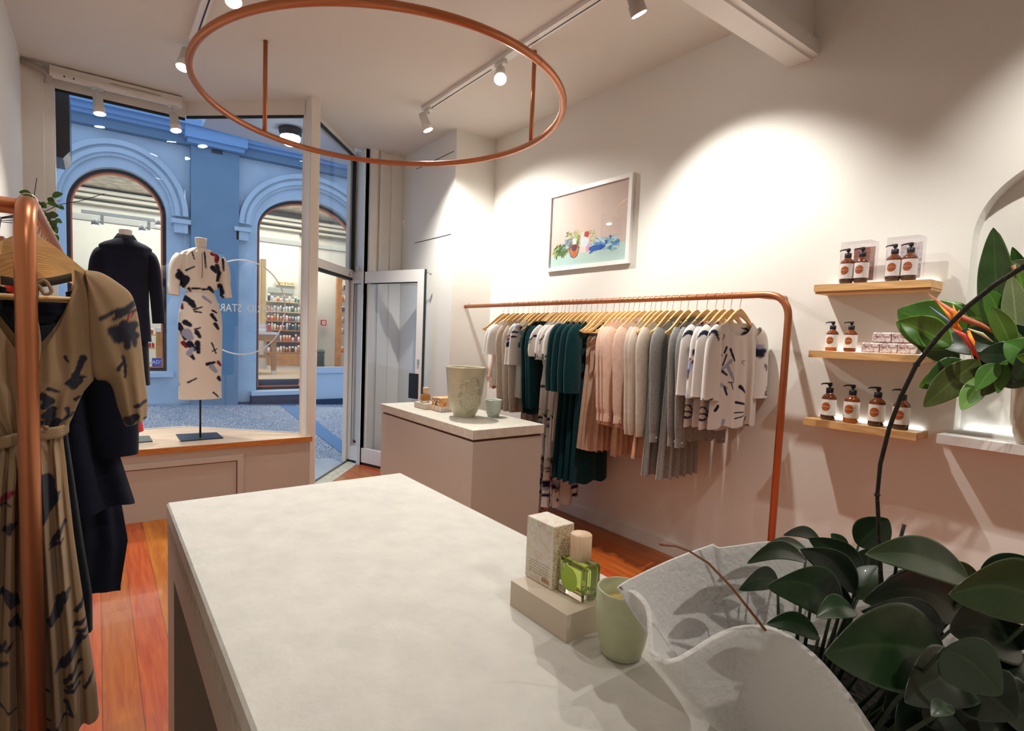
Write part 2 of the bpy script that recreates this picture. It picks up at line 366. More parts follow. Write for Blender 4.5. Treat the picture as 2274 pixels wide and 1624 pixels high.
# door plane
DA=Vector((1.60,5.012,0)); DB=Vector((2.36,5.860,0)); dd=(DB-DA).normalized(); dn=Vector((dd.y,-dd.x,0))  # towards the room
def dpt(t,z,n=0): p=DA+dd*t+dn*n; p.z=z; return p
dl=(DB-DA).length
def dbox(s,t0,t1,z0,z1,n0,n1): s.prism([tuple(dpt(t0,0,n0))[:2],tuple(dpt(t1,0,n0))[:2],tuple(dpt(t1,0,n1))[:2],tuple(dpt(t0,0,n1))[:2]],z0,z1); return s
b=MB(); dbox(b,0,dl,2.15,3.42,0,.008); o=struct(b.build('window_3',pane))
f=MB(); dbox(f,0,dl+.02,2.085,2.17,-.03,.03); dbox(f,dl-.02,dl+.05,2.15,3.46,-.03,.03); dbox(f,0,dl,3.42,3.50,-.03,.03); dbox(f,dl-.085,dl-.02,.0,3.42,-.045,-.005)
f.build('window_frame',white,o,world=True)
f=MB(); dbox(f,0,dl-.01,2.06,2.088,-.03,.028); dbox(f,dl-.03,dl-.008,0,2.09,-.02,.03); dbox(f,dl-.03,dl-.018,2.16,3.40,.0,.035); dbox(f,0,dl-.02,3.40,3.412,0,.035)
f.build('gasket',rubber,o,world=True)
b=MB(); b.prism([(1.62,4.80),(1.60,5.012),(2.36,5.860),(2.36,5.63),(1.875,5.074)],-.04,.004); struct(b.build('trim_threshold',mat('threshold_stone',(.52,.50,.40),.7,bump=.3,bscale=50,var=.2,vscale=20)))
b=MB(); dbox(b,0,dl,-.03,.012,-.012,.012); struct(b.build('trim_sill_line',black))
# open door leaf
H0=Vector((2.352,5.838,0)); ld=Vector((.36,-.93,0)).normalized(); ln=Vector((ld.y,-ld.x,0)); LW=1.06
def lpt(t,z,n=0): p=H0+ld*t+ln*n; p.z=z; return p
def lbox(s,t0,t1,z0,z1,n0,n1): s.prism([tuple(lpt(t0,0,n0))[:2],tuple(lpt(t1,0,n0))[:2],tuple(lpt(t1,0,n1))[:2],tuple(lpt(t0,0,n1))[:2]],z0,z1); return s
b=MB(); lbox(b,0,.06,.03,2.145,-.022,.022); lbox(b,LW-.08,LW,.03,2.145,-.022,.022); lbox(b,.06,LW-.08,.03,.19,-.022,.022); lbox(b,.06,LW-.08,2.02,2.145,-.022,.022)
b.smooth=False
o=struct(b.build('door_1',white))
f=MB(); lbox(f,.06,LW-.08,.19,2.02,-.004,.004); f.build('pane',pane,o,world=True)
f=MB()
for s_ in (-.024,.024):
    lbox(f,.06,.067,.19,2.02,s_-.002,s_+.002); lbox(f,.06,LW-.08,2.013,2.02,s_-.002,s_+.002)
lbox(f,LW,LW+.012,.03,2.145,-.01,.014); lbox(f,0.0,LW,.0,.03,-.012,.012)
f.build('gasket',rubber,o,world=True)
f=MB(); lbox(f,LW-.155,LW-.03,.82,1.08,.0225,.03); f.build('push_plate',black,o,world=True)
f=MB(); lbox(f,LW-.05,LW-.025,1.17,1.23,.0225,.032); f.build('lock',steel,o,world=True)
f=MB(); lbox(f,.075,.135,.23,.255,.005,.0065); f.m(1); lbox(f,.075,.092,.23,.262,.0068,.0078); f.build('maker_label',[black,mat('red_sticker',(.5,.03,.03),.5)],o,world=True)
f=MB(); f.tube([dpt(dl-.16,2.12,.04),dpt(dl-.02,2.125,.20),lpt(.14,2.19,.05)],.006,8); f.tube([dpt(dl-.16,2.10,.03),dpt(dl-.16,2.14,.05)],.014,8); f.tube([lpt(.14,2.20,.05),lpt(.15,2.155,.035)],.014,8)
f.build('closer_arm',steel,o,world=True)
f=MB(); f.tube([lpt(LW+.012,2.12,0),lpt(LW+.06,2.10,.0)],.003,6); f.lathe([(0,0),(.012,.003),(.012,.02),(0,.025)],lpt(LW+.07,2.085,.0),10); f.build('hold_open_stay',steel,o,world=True)
# alarm sensor on the wall beside the door
p=at(898,498,1,5.59); b=MB(); b.box((p.x-.03,5.56,p.z-.04),(p.x+.03,5.60,p.z+.045),bev=.006); tag(b.build('alarm_sensor',white),'small white box sensor high on the wall beside the open door','sensor')
# ---- window display platform
b=MB(); b.prism([(-.46,YP),(1.53,YP),(1.49,4.84),(.66,5.55),(-.30,5.56),(-.46,5.48)],0,.512)
b.m(0); o=tag(b.build('display_platform',beige),'beige boxed window platform with timber top under the mannequins','platform')
f=MB(); f.prism([(-.46,YP-.012),(1.543,YP-.012),(1.50,4.845),(.66,5.56),(-.30,5.57),(-.46,5.49)],.5145,.5555); f.build('timber_top',plytop,o,world=True)
f=MB(); f.box((-.46,YP-.016,.514),(1.545,YP-.0115,.5555)); f.build('front_edge',plyedge,o,world=True)
f=MB(); f.box((.93,YP-.010,0.0),(.978,YP-.0005,.452)); f.box((-.30,YP-.010,.405),(.93,YP-.0005,.452))
f.build('panel_frame',mat('beige_panel_frame',(.57,.52,.46),.5),o,world=True)
f=MB(); f.box((-.30,YP-.004,.398),(.924,YP-.001,.4045)); f.box((.924,YP-.004,.0),(.9295,YP-.001,.4045)); f.build('panel_gap',mat('brown_gap',(.12,.05,.03),.8),o,world=True)
# ---------------------------------------------------------------- street
fblue=mat('facade_blue',(.52,.60,.66),.8,bump=.1,bscale=40,var=.06,vscale=3)
fdark=mat('pilaster_blue',(.17,.27,.36),.8,bump=.1,bscale=40,var=.06,vscale=3)
fband=mat('frieze_shade_blue',(.14,.24,.34),.8)  # darker blue carries the shadow under the cornice
navyb=mat('plinth_navy',(.03,.05,.09),.8)
m,t,bs=_m('asphalt'); N=t.nodes; Lk=t.links
tc=N.new('ShaderNodeTexCoord'); n=N.new('ShaderNodeTexNoise'); n.inputs['Scale'].default_value=55; n.inputs['Detail'].default_value=2; Lk.new(tc.outputs['Object'],n.inputs['Vector'])
r=N.new('ShaderNodeValToRGB'); r.color_ramp.elements[0].position=.42; r.color_ramp.elements[0].color=(.14,.16,.20,1); r.color_ramp.elements[1].position=.66; r.color_ramp.elements[1].color=(.75,.77,.80,1)
Lk.new(n.outputs['Fac'],r.inputs['Fac']); Lk.new(r.outputs['Color'],bs.inputs['Base Color']); bs.inputs['Roughness'].default_value=.8
b=MB()  # the street falls to the right
K=[at(x,898.5,1,10.4) for x in (-400,340,762,1100)]; sl=(K[2].z-K[1].z)/(K[2].x-K[1].x)
zr=lambda x:K[1].z+sl*(x-K[1].x)
b.grid(lambda u,v:Vector((-8+20*u,5.9+4.5*v,(zr(-8+20*u))*v + (1-v)*(-.05))),20,8,sm=False)
struct(b.build('road',MATS['asphalt'],origin=(0,0,0)))
b=MB(); b.prism([(-8,5.63),(1.60,5.05),(2.36,5.85),(12,5.9),(12,6.12),(-8,6.12)],-.3,-.012); struct(b.build('pavement',mat('pavement_slab',(.40,.45,.50),.8,bump=.2,bscale=60,var=.1)))
b=MB(); A=at(640,915,2,.02); B=at(762,1003,2,-.03)
pts=[(at(618,900,2,.04)),(at(655,900,2,.04)),(at(762,978,2,-.0)),(at(762,1003,2,-.0)),(at(700,962,2,0.0))]
zz=lambda p:(zr(p.x))*((p.y-5.9)/4.5)+(1-(p.y-5.9)/4.5)*(-.05)+.006
ids=[b.vert((p.x,p.y,zz(p))) for p in (pts[0],pts[1],pts[2],pts[3],pts[4])]; lo=[b.vert((p.x,p.y,zz(p)-.004)) for p in (pts[0],pts[1],pts[2],pts[3],pts[4])]
b.face(ids); b.face(lo[::-1])
for i in range(5): b.face((ids[i],lo[i],lo[(i+1)%5],ids[(i+1)%5]))
tag(b.build('road_marking',mat('blue_line',(.12,.25,.42),.7)),'blue painted line running diagonally over the street outside the door','road marking')
# ---- building across the street
YF=10.5
def tfY(a,z,y): return Vector((a,y,z))
b=MB(); AL=(-.385,.967,.69,3.27,.67); AR=(2.405,4.305,.32,3.30,.64)
wall_with_arch(b,-6,1.7,-.4,6,AL,tfY,YF,YF+.35); wall_with_arch(b,1.7,9,-.4,6,AR,tfY,YF,YF+.35)
b.m(1); b.box((-6,YF-.10,-.6),(9,YF-.001,.12))
W=thing('shop_building','pale blue stucco building with arched shop windows across the street','building',(0,YF,0))
b.build('wall',[fblue,navyb],W,world=True)
b=MB(); b.box((1.306,YF-.16,-.3),(2.06,YF-.001,4.48)); b.build('pilaster',fdark,W,world=True)
b=MB(); b.box((1.20,YF-.34,4.56),(2.16,YF-.153,4.80)); b.box((1.24,YF-.28,4.49),(2.12,YF-.161,4.56)); b.build('capital',mat('cornice_blue',(.22,.38,.60),.7),W,world=True)
b=MB(); b.box((-3.2,YF-.16,-.3),(-.66,YF-.001,4.48)); b.build('pilaster',fdark,W,world=True)
b=MB(); b.box((-6,YF-.15,4.485),(9,YF-.001,4.66)); b.build('frieze',fband,W,world=True)
b=MB(); b.box((-6,YF-.30,4.67),(9,YF-.151,4.74)); b.box((-6,YF-.40,4.74),(9,YF-.151,4.84)); b.box((-6,YF-.22,4.62),(9,YF-.151,4.67)); b.box((-6,YF-.15,4.66),(9,YF-.001,4.84)); b.build('cornice',mat('cornice_blue',(.22,.38,.60),.7),W,world=True)
def hood(cx,zs,hw,rise,w,name):
    s=MB(); n=40
    for (r0_,r1_,d) in ((0,.05,.06),(.05,.12,.11),(.12,.16,.08),(.16,w,.14)):
        rings=[]
        for k in range(n+1):
            a=PI*k/n; c,sn=-math.cos(a),math.sin(a)
            p0=(cx+c*(hw+r0_),zs+sn*(rise+r0_)); p1=(cx+c*(hw+r1_),zs+sn*(rise+r1_))
            rings.append([Vector((p0[0],YF,p0[1])),Vector((p0[0],YF-d,p0[1])),Vector((p1[0],YF-d,p1[1])),Vector((p1[0],YF,p1[1]))])
        s.loft(rings,True,True,False)
    return s.build(name,fblue,W,world=True)
hood(.29,3.30,.74,.80,.24,'hood_moulding'); hood(3.355,3.32,1.05,.82,.24,'hood_moulding')
for x in (1.16,2.12):
    s=MB(); s.box((x-.14,YF-.20,3.17),(x+.14,YF-.001,3.24)); s.box((x-.10,YF-.16,3.02),(x+.10,YF-.001,3.17)); s.build('corbel',fblue,W,world=True)
s=MB(); s.box((-.47,YF-.08,.60),(1.05,YF+.0,.675)); s.build('sill',mat('sill_pale',(.55,.63,.70),.7),W,world=True)
s=MB(); s.box((3.22,YF-.06,.64),(4.40,YF+.02,.76)); s.box((3.22,YF-.02,.0),(4.40,YF+.02,.64)); s.build('sill',mat('sill_pale',(.55,.63,.70),.7),W,world=True)
s=MB(); s.box((2.3,YF-.12,.121),(3.30,YF-.001,.24)); s.m(1); s.box((2.3,YF-.14,.241),(3.30,YF+.30,.315)); s.build('entrance_step',[navyb,mat('sill_pale',(0,0,0))],W,world=True)
s=MB(); s.box((2.42,YF+.20,.32),(3.25,YF+.26,.50)); s.build('door_plinth',navyb,W,world=True)
gr=MB(); g0=at(470,322,1,YF-.16); g1=at(494,344,1,YF-.16)
gr.box((g0.x,YF-.175,g1.z),(g1.x,YF-.161,g0.z)); gr.m(1)
for i in range(6):
    for j in range(3):
        x=g0.x+(g1.x-g0.x)*(i+.5)/6; z=g1.z+(g0.z-g1.z)*(j+.5)/3; gr.box((x-.011,YF-.18,z-.022),(x+.011,YF-.1755,z+.022))
gr.build('air_grille',[fdark,black],W,world=True)
def frame_arch(A,inset,wd,y0,y1,mat_,nm,red=True):
    ya,yb,za,zs,rs=A; n=40; c=(ya+yb)/2; r=(yb-ya)/2
    for nm2,i0,i1,mm,yo in ((nm,inset,inset+wd,mat_,0),)+((('red_inner_bead',inset+wd,inset+wd+.022,mat('red_bead',(.75,.16,.06),.5),.01),) if red else ()):
        s=MB(); P=[]
        for ins in (i0,i1):
            P.append([(ya+ins,za+ins)]+[(c-(r-ins)*math.cos(PI*k/n),zs+(rs-ins)*math.sin(PI*k/n)) for k in range(n+1)]+[(yb-ins,za+ins)])
        o0,o1=P; rings=[[Vector((o0[k][0],y0+yo,o0[k][1])),Vector((o1[k][0],y0+yo,o1[k][1])),Vector((o1[k][0],y1,o1[k][1])),Vector((o0[k][0],y1,o0[k][1]))] for k in range(len(o0))]
        rings.append(rings[0]); s.loft(rings,True,False,False); fr_=s.build(nm2,mm,W,world=True)
    return fr_
frame_arch(AL,.002,.05,YF+.14,YF+.24,black,'window_surround'); frame_arch(AR,.002,.05,YF+.14,YF+.24,black,'window_surround')
for A in (AL,AR):
    ya,yb,za,zs,rs=A; s=MB(); c=(ya+yb)/2; n=32
    s.prism([(ya+.04,za+.02)]+[(c-((yb-ya)/2-.04)*math.cos(PI*k/n),zs+(rs-.04)*math.sin(PI*k/n)) for k in range(n+1)]+[(yb-.04,za+.02)],YF+.195,YF+.20,tfY)
    s.build('shop_pane',glass_mat('street_pane',(.96,.98,.98),.5) if 'street_pane' not in MATS else MATS['street_pane'],W,world=True)
# security sign in the corner of the left arch window
p=at(350,811,1,YF+.19); s=MB(); s.box((p.x-.085,YF+.178,p.z-.12),(p.x+.085,YF+.184,p.z+.12)); s.m(1)
textmesh(s,'ADT',.085,lambda x,y,z:Vector((p.x+x,YF+.176-z,p.z+.05+y)))
tag(s.build('window_sticker',[mat('sticker_blue',(.02,.08,.42),.5),white]),'small blue security sticker in the lower corner of the left arched window','sticker')
# ---- the shop inside that building
ZI=.5; YB=13.6
cream=mat('shop_wall_cream',(.66,.64,.58),.8); ornate=mat('ornate_plaster',(.50,.45,.36),.9,bump=1.0,bscale=9,var=.35,vscale=7)
b=MB(); b.box((-4,10.86,ZI-.1),(8,15.2,ZI)); struct(b.build('floor',mat('shop_floor',(.55,.42,.30),.5),origin=(0,10.86,ZI)))
b=MB(); b.box((-4,YB,ZI),(4.10,YB+.1,4.9)); b.box((4.1,YB+.1,ZI),(8,YB+.9,4.9)); b.box((-4.1,10.86,ZI),(-4,YB,4.9)); b.box((8,10.86,ZI),(8.1,YB+.9,4.9)); struct(b.build('wall_opposite_shop',cream))
b=MB(); b.box((-4,10.86,4.13),(1.9,YB+.9,4.25)); b.box((1.9,10.86,4.25),(8,YB+.9,4.37)); struct(b.build('ceiling',ornate))
for i,(z,d,h) in enumerate(((4.02,.45,.06),(3.94,.32,.06),(3.84,.16,.05),(3.60,.08,.05))):
    b=MB(); b.box((-4,YB-d,z),(8,YB-.002,z+h)); struct(b.build('trim_%d'%(i+1),mat('moulding',(.60,.57,.50),.8,bump=.6,bscale=25)))
b=MB(); b.box((-4,YB-1.2,3.35),(8,YB-1.05,3.45)); struct(b.build('trim_5',mat('grey_beam',(.45,.45,.42),.7)))
# two unseen area lamps added to brighten its room, then its track spots
area('shop_fill_light',(0.6,12.3,4.1),(.6,12.3,0),85,3,1.2,(1,.95,.86)); area('shop_fill_light',(3.8,12.3,4.1),(3.8,12.3,0),110,3,1.2,(1,.93,.82))
sg=mat('shop_light_face',(1,1,1),.5,emit=22,ecol=(1,.96,.9)); grey=mat('grey_metal',(.30,.31,.32),.5)
tr=MB(); a=at(180,469,1,12.2); c=at(372,492,1,12.2); tr.box((a.x,12.18,a.z-.03),(c.x+.8,12.22,a.z+.03))
tag(tr.build('lighting_track',grey),'grey suspended lighting track inside the left arched window','lighting track')
for i,(x,y,lab) in enumerate(((211,494,'grey spotlight under the far track, leftmost in the arched window'),(316,507,'grey spotlight under the far track above the black jacket'),(352,495,'glaring spotlight at the right end of the far track'))):
    p=at(x,y,1,12.1); t_=thing('far_spotlight',lab,'spotlight',(p.x,p.y,p.z),0,'spotlights in the shop across the street')
    s=MB(); s.lathe([(.0,.07),(.055,.07),(.06,-.05),(.05,-.05)],(0,0,0),16); s.box((.08,-.02,-.02),(.13,.02,a.z-p.z-.03)); s.box((.05,-.01,0),(.09,.01,.02)); s.build('housing',grey,t_)
    s=MB(); s.lathe([(0,-.045),(.05,-.047),(.05,-.053),(0,-.055)],(0,0,0),16); s.build('lens',sg if i<2 else mat('shop_light_glare',(1,1,1),.5,emit=160,ecol=(1,.96,.9)),t_)
# joinery
wf=mat('warm_timber',(.48,.22,.065),.5,var=.2,vscale=6); wl=mat('pale_joinery',(.68,.52,.30),.6)
def pbox(x0,y0,x1,y1,Y,d):   # box seen through the pane between two photographed corners
    a=at(x0,y0,1,Y); c=at(x1,y1,1,Y); return (a.x,Y,min(a.z,c.z)),(c.x,Y+d,max(a.z,c.z))
s=MB(); lo,hi=pbox(571,575,579,716,12.6,.12); s.box(lo,hi); s.m(1); lo,hi=pbox(581,575,590,720,12.6,.12); s.box(lo,hi)
tag(s.build('joinery_post',[wl,mat('joinery_ochre',(.60,.40,.16),.6)]),'cream and ochre joinery post beside the jar shelves over the street','post')
s=MB(); lo,hi=pbox(750,602,757,818,13.0,.10); s.box(lo,hi); tag(s.build('timber_post',wf),'brown timber post seen through the open doorway','post')
# sign board
s=MB(); lo,hi=pbox(613,623,656,636,YB-.06,.04); s.box(lo,hi); s.m(1); c_=(Vector(lo)+Vector(hi))/2
textmesh(s,'skin & body',.085,lambda x,y,z:Vector((c_.x+x,lo[1]-.002-z,c_.z+y)))
tag(s.build('sign_board',[mat('sign_cream',(.80,.64,.36),.6),mat('sign_brown',(.22,.12,.05),.7)]),'cream sign board above the jar shelves across the street','sign')
s=MB(); lo,hi=pbox(597,638,652,653,YB-.06,.04); s.box(lo,hi); tag(s.build('wall_panel',mat('grey_green_panel',(.40,.42,.37),.6)),'grey green panel on the wall below the cream sign','panel')
SHY=[668,690.5,711.5,732,757,782]
unit=thing('jar_shelving','timber jar shelving with cupboard base in the shop across the street','shelving',(3.2,YB-.30,ZI))
for i,y in enumerate(SHY):
    a=at(592,y,1,YB-.30); c=at(700,y,1,YB-.30); s=MB(); s.box((a.x,YB-.30,a.z-.02),(c.x,YB-.002,a.z)); s.build('shelf',wl if i<2 else wf,unit,world=True)
a=at(594,712,1,YB-.02); c=at(700,783,1,YB-.02); s=MB(); s.box((a.x,YB-.03,c.z-.1),(c.x,YB-.002,a.z)); s.build('back_panel',mat('dark_timber_back',(.16,.055,.03),.6),unit,world=True)
a=at(600,785,1,YB-.32); c=at(700,813,1,YB-.32); s=MB(); s.box((a.x,YB-.32,ZI+.09),(c.x,YB-.002,a.z)); s.m(1); s.box((a.x,YB-.30,ZI),(c.x,YB-.002,ZI+.09)); s.build('cupboard',[wf,white],unit,world=True)
random.seed(5)
JC={'white':(.8,.8,.78),'green':(.10,.22,.14),'blue':(.10,.22,.30),'orange':(.80,.22,.05),'navy':(.04,.06,.10),'red':(.55,.06,.05),'cream':(.75,.66,.48),'grey':(.45,.5,.5)}
for k_,c_ in JC.items(): mat('jar_'+k_,c_,.35)
rows=[['navy','white','white','orange','white','grey','white','cream','white','green','green','white','grey'],['red','white','white','white','grey','white','white','white','green','white','white','grey','white'],['red','orange','orange','cream','orange','orange','white','red','blue','grey','white','orange','cream'],['red','cream','cream','orange','white','red','grey','navy','navy','blue','green','red','navy'],['cream','cream','red','red','white','orange','orange','orange','white','red','white','orange','cream'],['white','red','orange','white','cream','orange','green','orange','navy','white','orange','navy','cream']]
rn=['topmost','second','third','fourth','fifth','lowest']; seen={}
jarm={}
for i,y in enumerate(SHY):
    for j in range(11):
        x=597+j*6.6+random.uniform(-.5,.5); cc=rows[i][j]; p=at(x,y,1,YB-.26); h=random.choice((.11,.14,.17)); rr=random.choice((.026,.031))
        key=(cc,h,rr)
        if key not in jarm:
            s=MB(); s.lathe([(0,0),(rr,0),(rr,h*.72),(rr*.8,h*.78)],(0,0,0),10); s.m(1); s.lathe([(rr*.85,h*.78),(rr*.85,h),(0,h)],(0,0,0),10); jm=s.build('jar',['jar_'+cc,'jar_white' if cc!='white' else 'jar_navy'],origin=(0,0,0)); jarm[key]=jm
        else: jm=jarm[key].copy(); COL.objects.link(jm)
        jm.location=(p.x,YB-.26,at(592,y,1,YB-.30).z+.001); tag(jm,'small %s jar on the %s far shelf, number %d from the left'%(cc,rn[i],j+1),'jar','jars on the far shelves')
# second shelving seen at the edge of the door opening
unit=thing('narrow_shelving','narrow strip of timber shelves beside the brown post seen through the doorway','shelving',(3.95,13.3,ZI))
for y in (618,642,668,692,716,741,782):
    a=at(757,y,1,13.3); c=at(790,y,1,13.3); s=MB(); s.box((a.x,13.3,a.z-.02),(c.x,13.58,a.z)); s.build('shelf',wf,unit,world=True)
    if y>640:
        for j in range(2):
            cc=random.choice(['white','orange','navy','cream','grey']); key=(cc,.14,.031)
            if key not in jarm:
                s=MB(); s.lathe([(0,0),(.031,0),(.031,.10),(.025,.11)],(0,0,0),10); s.m(1); s.lathe([(.027,.11),(.027,.14),(0,.14)],(0,0,0),10); jm=s.build('jar',['jar_'+cc,'jar_white' if cc!='white' else 'jar_navy'],origin=(0,0,0)); jarm[key]=jm
            else: jm=jarm[key].copy(); COL.objects.link(jm)
            jm.location=(at(760+6*j,y,1,13.36).x,13.36,a.z+.001); tag(jm,'%s jar at the doorway edge, narrow shelf %s'%(cc,['','','second from top','','']and {668:'third from top',692:'fourth from top',716:'fifth from top',741:'sixth from top',782:'lowest',642:'second from top'}[y])+(', left one' if j==0 else ', right one'),'jar','jars on the narrow shelves')
# fire alarm call point, radiator
s=MB(); p=at(718.5,717,1,YB-.03); s.box((p.x-.07,YB-.05,p.z-.07),(p.x+.07,YB-.005,p.z+.07)); s.m(1); s.box((p.x-.04,YB-.055,p.z-.04),(p.x+.04,YB-.05,p.z+.04)); s.m(2); s.lathe([(0,0),(.015,0),(.015,.006),(0,.006)],(p.x,YB-.0615,p.z),10,axis='Y')
tag(s.build('fire_alarm_point',[mat('alarm_red',(.65,.04,.03),.4),white,black]),'small red fire alarm call point on the pale wall across the street','fire alarm')
s=MB(); a=at(707,776,1,12.9); c=at(720,816,1,12.9)
for k in range(5): x=a.x+(c.x-a.x)*(k+.5)/5; s.tube([(x,12.9,c.z),(x,12.9,a.z)],.014,8); s.tube([(x,12.98,c.z),(x,12.98,a.z)],.014,8)
s.box((a.x-.01,12.88,c.z+.03),(c.x+.01,13.0,c.z+.06)); s.box((a.x-.01,12.88,a.z-.08),(c.x+.01,13.0,a.z-.05))
tag(s.build('column_radiator',mat('radiator_green',(.10,.12,.10),.4,metal=.5)),'dark column radiator at the foot of the wall across the street','radiator')
# sales desk
T=thing('sales_desk','timber sales desk with white top in the shop across the street','desk',(2.6,12.0,ZI))
a=at(540,736,1,11.9); c=at(620,744,1,11.9); s=MB(); s.box((a.x-.6,11.9,c.z),(c.x,12.5,a.z)); s.build('desk_top',white,T,world=True)
s=MB(); s.box((a.x-.6,11.92,c.z-.13),(c.x,12.48,c.z-.002)); s.build('apron',wf,T,world=True)
l0=at(609,0,1,11.93).x; l1=at(619,0,1,11.93).x
s=MB(); s.box((l0+.03,11.93,ZI+.08),(l1+.03,12.02,c.z-.13)); s.m(1); s.box((l0+.03,11.93,ZI),(l1+.03,12.02,ZI+.08)); s.build('leg',[wf,white],T,world=True)
s=MB(); s.box((a.x-.6,11.93,at(560,795,1,11.93).z),(l0+.03,12.3,at(560,790,1,11.93).z)); s.build('low_shelf',wf,T,world=True)
for i,(x0,y0,x1,y1) in enumerate(((552,712,579,719),(556,719,590,727),(556,727.5,592,735.5))):
    s=MB(); lo,hi=pbox(x0,y0,x1,y1,12.0,.25); s.box(lo,hi); tag(s.build('carton',white),'flat white carton on the far sales desk, %s of the stack'%['topmost','middle','lowest'][i],'carton','cartons on the far desk')
s=MB(); lo,hi=pbox(594,721,602,734,11.95,.1); s.box((lo[0],lo[1],a.z),hi); tag(s.build('gift_box',mat('jar_red',(0,0,0))),'small red patterned box at the end of the far sales desk','box')
# display stand seen right of the black jacket
s=MB(); lo,hi=pbox(350,735,363,803,11.7,.4); s.box((lo[0],lo[1],ZI),hi); s.m(1); lo,hi=pbox(349,728,364,738,11.68,.44); s.box(lo,hi); tag(s.build('display_stand',[wf,white]),'timber display stand with white top low in the left arched window','display stand')
unit=thing('low_shelving','low timber shelving with red goods behind the left arched window','shelving',(.9,12.3,ZI))
for y in (742,772,805):
    a=at(322,y,1,12.3); c=at(347,y,1,12.3); s=MB(); s.box((a.x,12.3,a.z-.03),(c.x,12.6,a.z)); s.build('shelf',wl,unit,world=True)
for i,(x,y) in enumerate(((330,742),(337,742),(332,772),(340,772))):
    jm=[v for k,v in jarm.items() if k[0]=='red'][0].copy(); COL.objects.link(jm); jm.location=(at(x,y,1,12.35).x,12.35,at(322,y,1,12.3).z+.001); tag(jm,'red pot on the %s low shelf behind the left arched window, %s one'%(('upper','upper','lower','lower')[i],('left','right','left','right')[i]),'pot','red pots behind the left arch')
# ---- awning, outdoor lamp, black projecting box
b=MB(); b.prism([(1.0,5.86),(2.0,5.86),(2.3,6.0),(5,5.95),(5,7.6),(1.0,7.02)],3.75,3.87); tag(b.build('awning_soffit',mat('soffit_lilac',(.62,.60,.64),.8)),'pale lilac awning soffit outside above the entrance','awning')
p=at(645,288,2,3.74); t_=thing('outdoor_lamp','black bulkhead lamp with glowing dome under the awning outside','lamp',(p.x,p.y,3.75))
s=MB(); s.lathe([(0,0),(.125,0),(.13,-.03),(.12,-.085),(.11,-.09)],(0,0,0),10); 
for k in range(6): 
    a_=k*PI/3; s.box((.11*math.cos(a_)-.015,.11*math.sin(a_)-.015,-.06),(.11*math.cos(a_)+.015,.11*math.sin(a_)+.015,-.002))
s.build('housing',black,t_); s=MB(); s.lathe([(.112,-.08),(.108,-.12),(.09,-.16),(.05,-.185),(0,-.19)],(0,0,0),20); s.build('dome',mat('dome_glow',(.9,1,.95),.4,emit=7,ecol=(.85,1,.93)),t_)
s=MB(); A=[at(x,y,1,6.1) for x,y in ((119,207),(154,211),(156,352),(124,349))]; B=[at(x,y,1,6.55) for x,y in ((160,240),(166,245),(167,357),(160,356))]
x0,x1=A[0].x-.12,A[1].x; z1=A[0].z; z0=A[3].z
s.prism([(x0,z1),(x1,z1+.02),(x1+.0,z0+.06),(x1-.05,z0-.01),(x0,z0)],6.05,6.5,tfY)
tag(s.build('projecting_sign',mat('gloss_black',(.012,.014,.018),.25)),'black projecting sign box hanging outside at the left edge of the window','sign')
# ---------------------------------------------------------------- counters
T=thing('display_table','large pale concrete-topped counter in the foreground with open beige side','table',(.62,.9,0))
b=MB(); b.box((.184,-.45,.845),(1.062,2.045,.90),bev=.006); b.build('top',concrete,T,world=True)
b=MB(); x0,x1,y0,y1=.187,1.059,-.447,2.042
b.box((x0,1.862,0),(x1,y1,.843)); b.box((x0,y0,.70),(x1,1.861,.843)); b.box((x0,y0,0),(x1,-.26,.699)); b.box((.80,-.259,0),(x1,1.861,.699)); b.box((x0,-.259,0),(.799,1.861,.05))
b.build('carcass',mat('greige_panel',(.46,.42,.36),.6,bump=.1,bscale=200),T,world=True)
b=MB(); b.box((x0-.001,y0,.80),(x0,y1,.843)); b.build('rough_edge',concedge,T,world=True)
b=MB(); b.box((.50,-.25,.055),(.52,1.855,.695)); o=b.build('drawer_front',mat('dark_brown_panel',(.075,.045,.038),.6),T,world=True)
k=MB(); q=at(441,1470,0,.47); k.lathe([(0,-.03),(.012,-.03),(.018,-.01),(.02,.0),(.012,.018),(.008,.03)],q,14,axis='X'); k.build('knob',mat('orange_wood_knob',(.70,.28,.06),.5),o,world=True)
T=thing('display_counter','smaller beige counter with pale stone top in the middle of the shop','counter',(2.24,3.44,0))
b=MB(); b.box((1.935,2.762,.838),(2.535,4.125,.90),bev=.002); b.build('top',mat('counter_stone',(.66,.63,.55),.55,bump=.3,bscale=80,var=.10,vscale=30),T,world=True)
b=MB(); b.box((1.955,2.78,.822),(2.515,4.105,.837)); b.build('shadow_gap',mat('brown_gap',(0,0,0)),T,world=True)
b=MB(); b.box((1.945,2.772,0),(2.525,4.115,.821)); b.build('body',beige,T,world=True)
# ---------------------------------------------------------------- copper ring rail
h=1.34; rc=Vector((1.0769*h,2.3088*h,2.84)); rr=.7855*h
T=thing('ring_rail','large copper ring hanging rail suspended from the ceiling','hanging rail',(rc.x,rc.y,2.84))
b=MB(); n=128; R_=cyl_rings([rc+Vector((rr*math.cos(2*PI*k/n),rr*math.sin(2*PI*k/n),0)) for k in range(n)]+[rc+Vector((rr,0,0))],.0165,14,ref=(0,0,1))
rings=[]
for k in range(n+1):
    a=2*PI*k/n; c=Vector((math.cos(a),math.sin(a),0)); rings.append([rc+c*rr+(c*math.cos(2*PI*j/16)+Vector((0,0,1))*math.sin(2*PI*j/16))*.0195 for j in range(16)])
b.loft(rings,True,False,True); b.build('ring',copper,T,world=True)
P1=at(588,297,2,2.84); P2=at(1174,318,2,2.84)
def onring(p): d=(p-rc); d.z=0; return rc+d.normalized()*rr
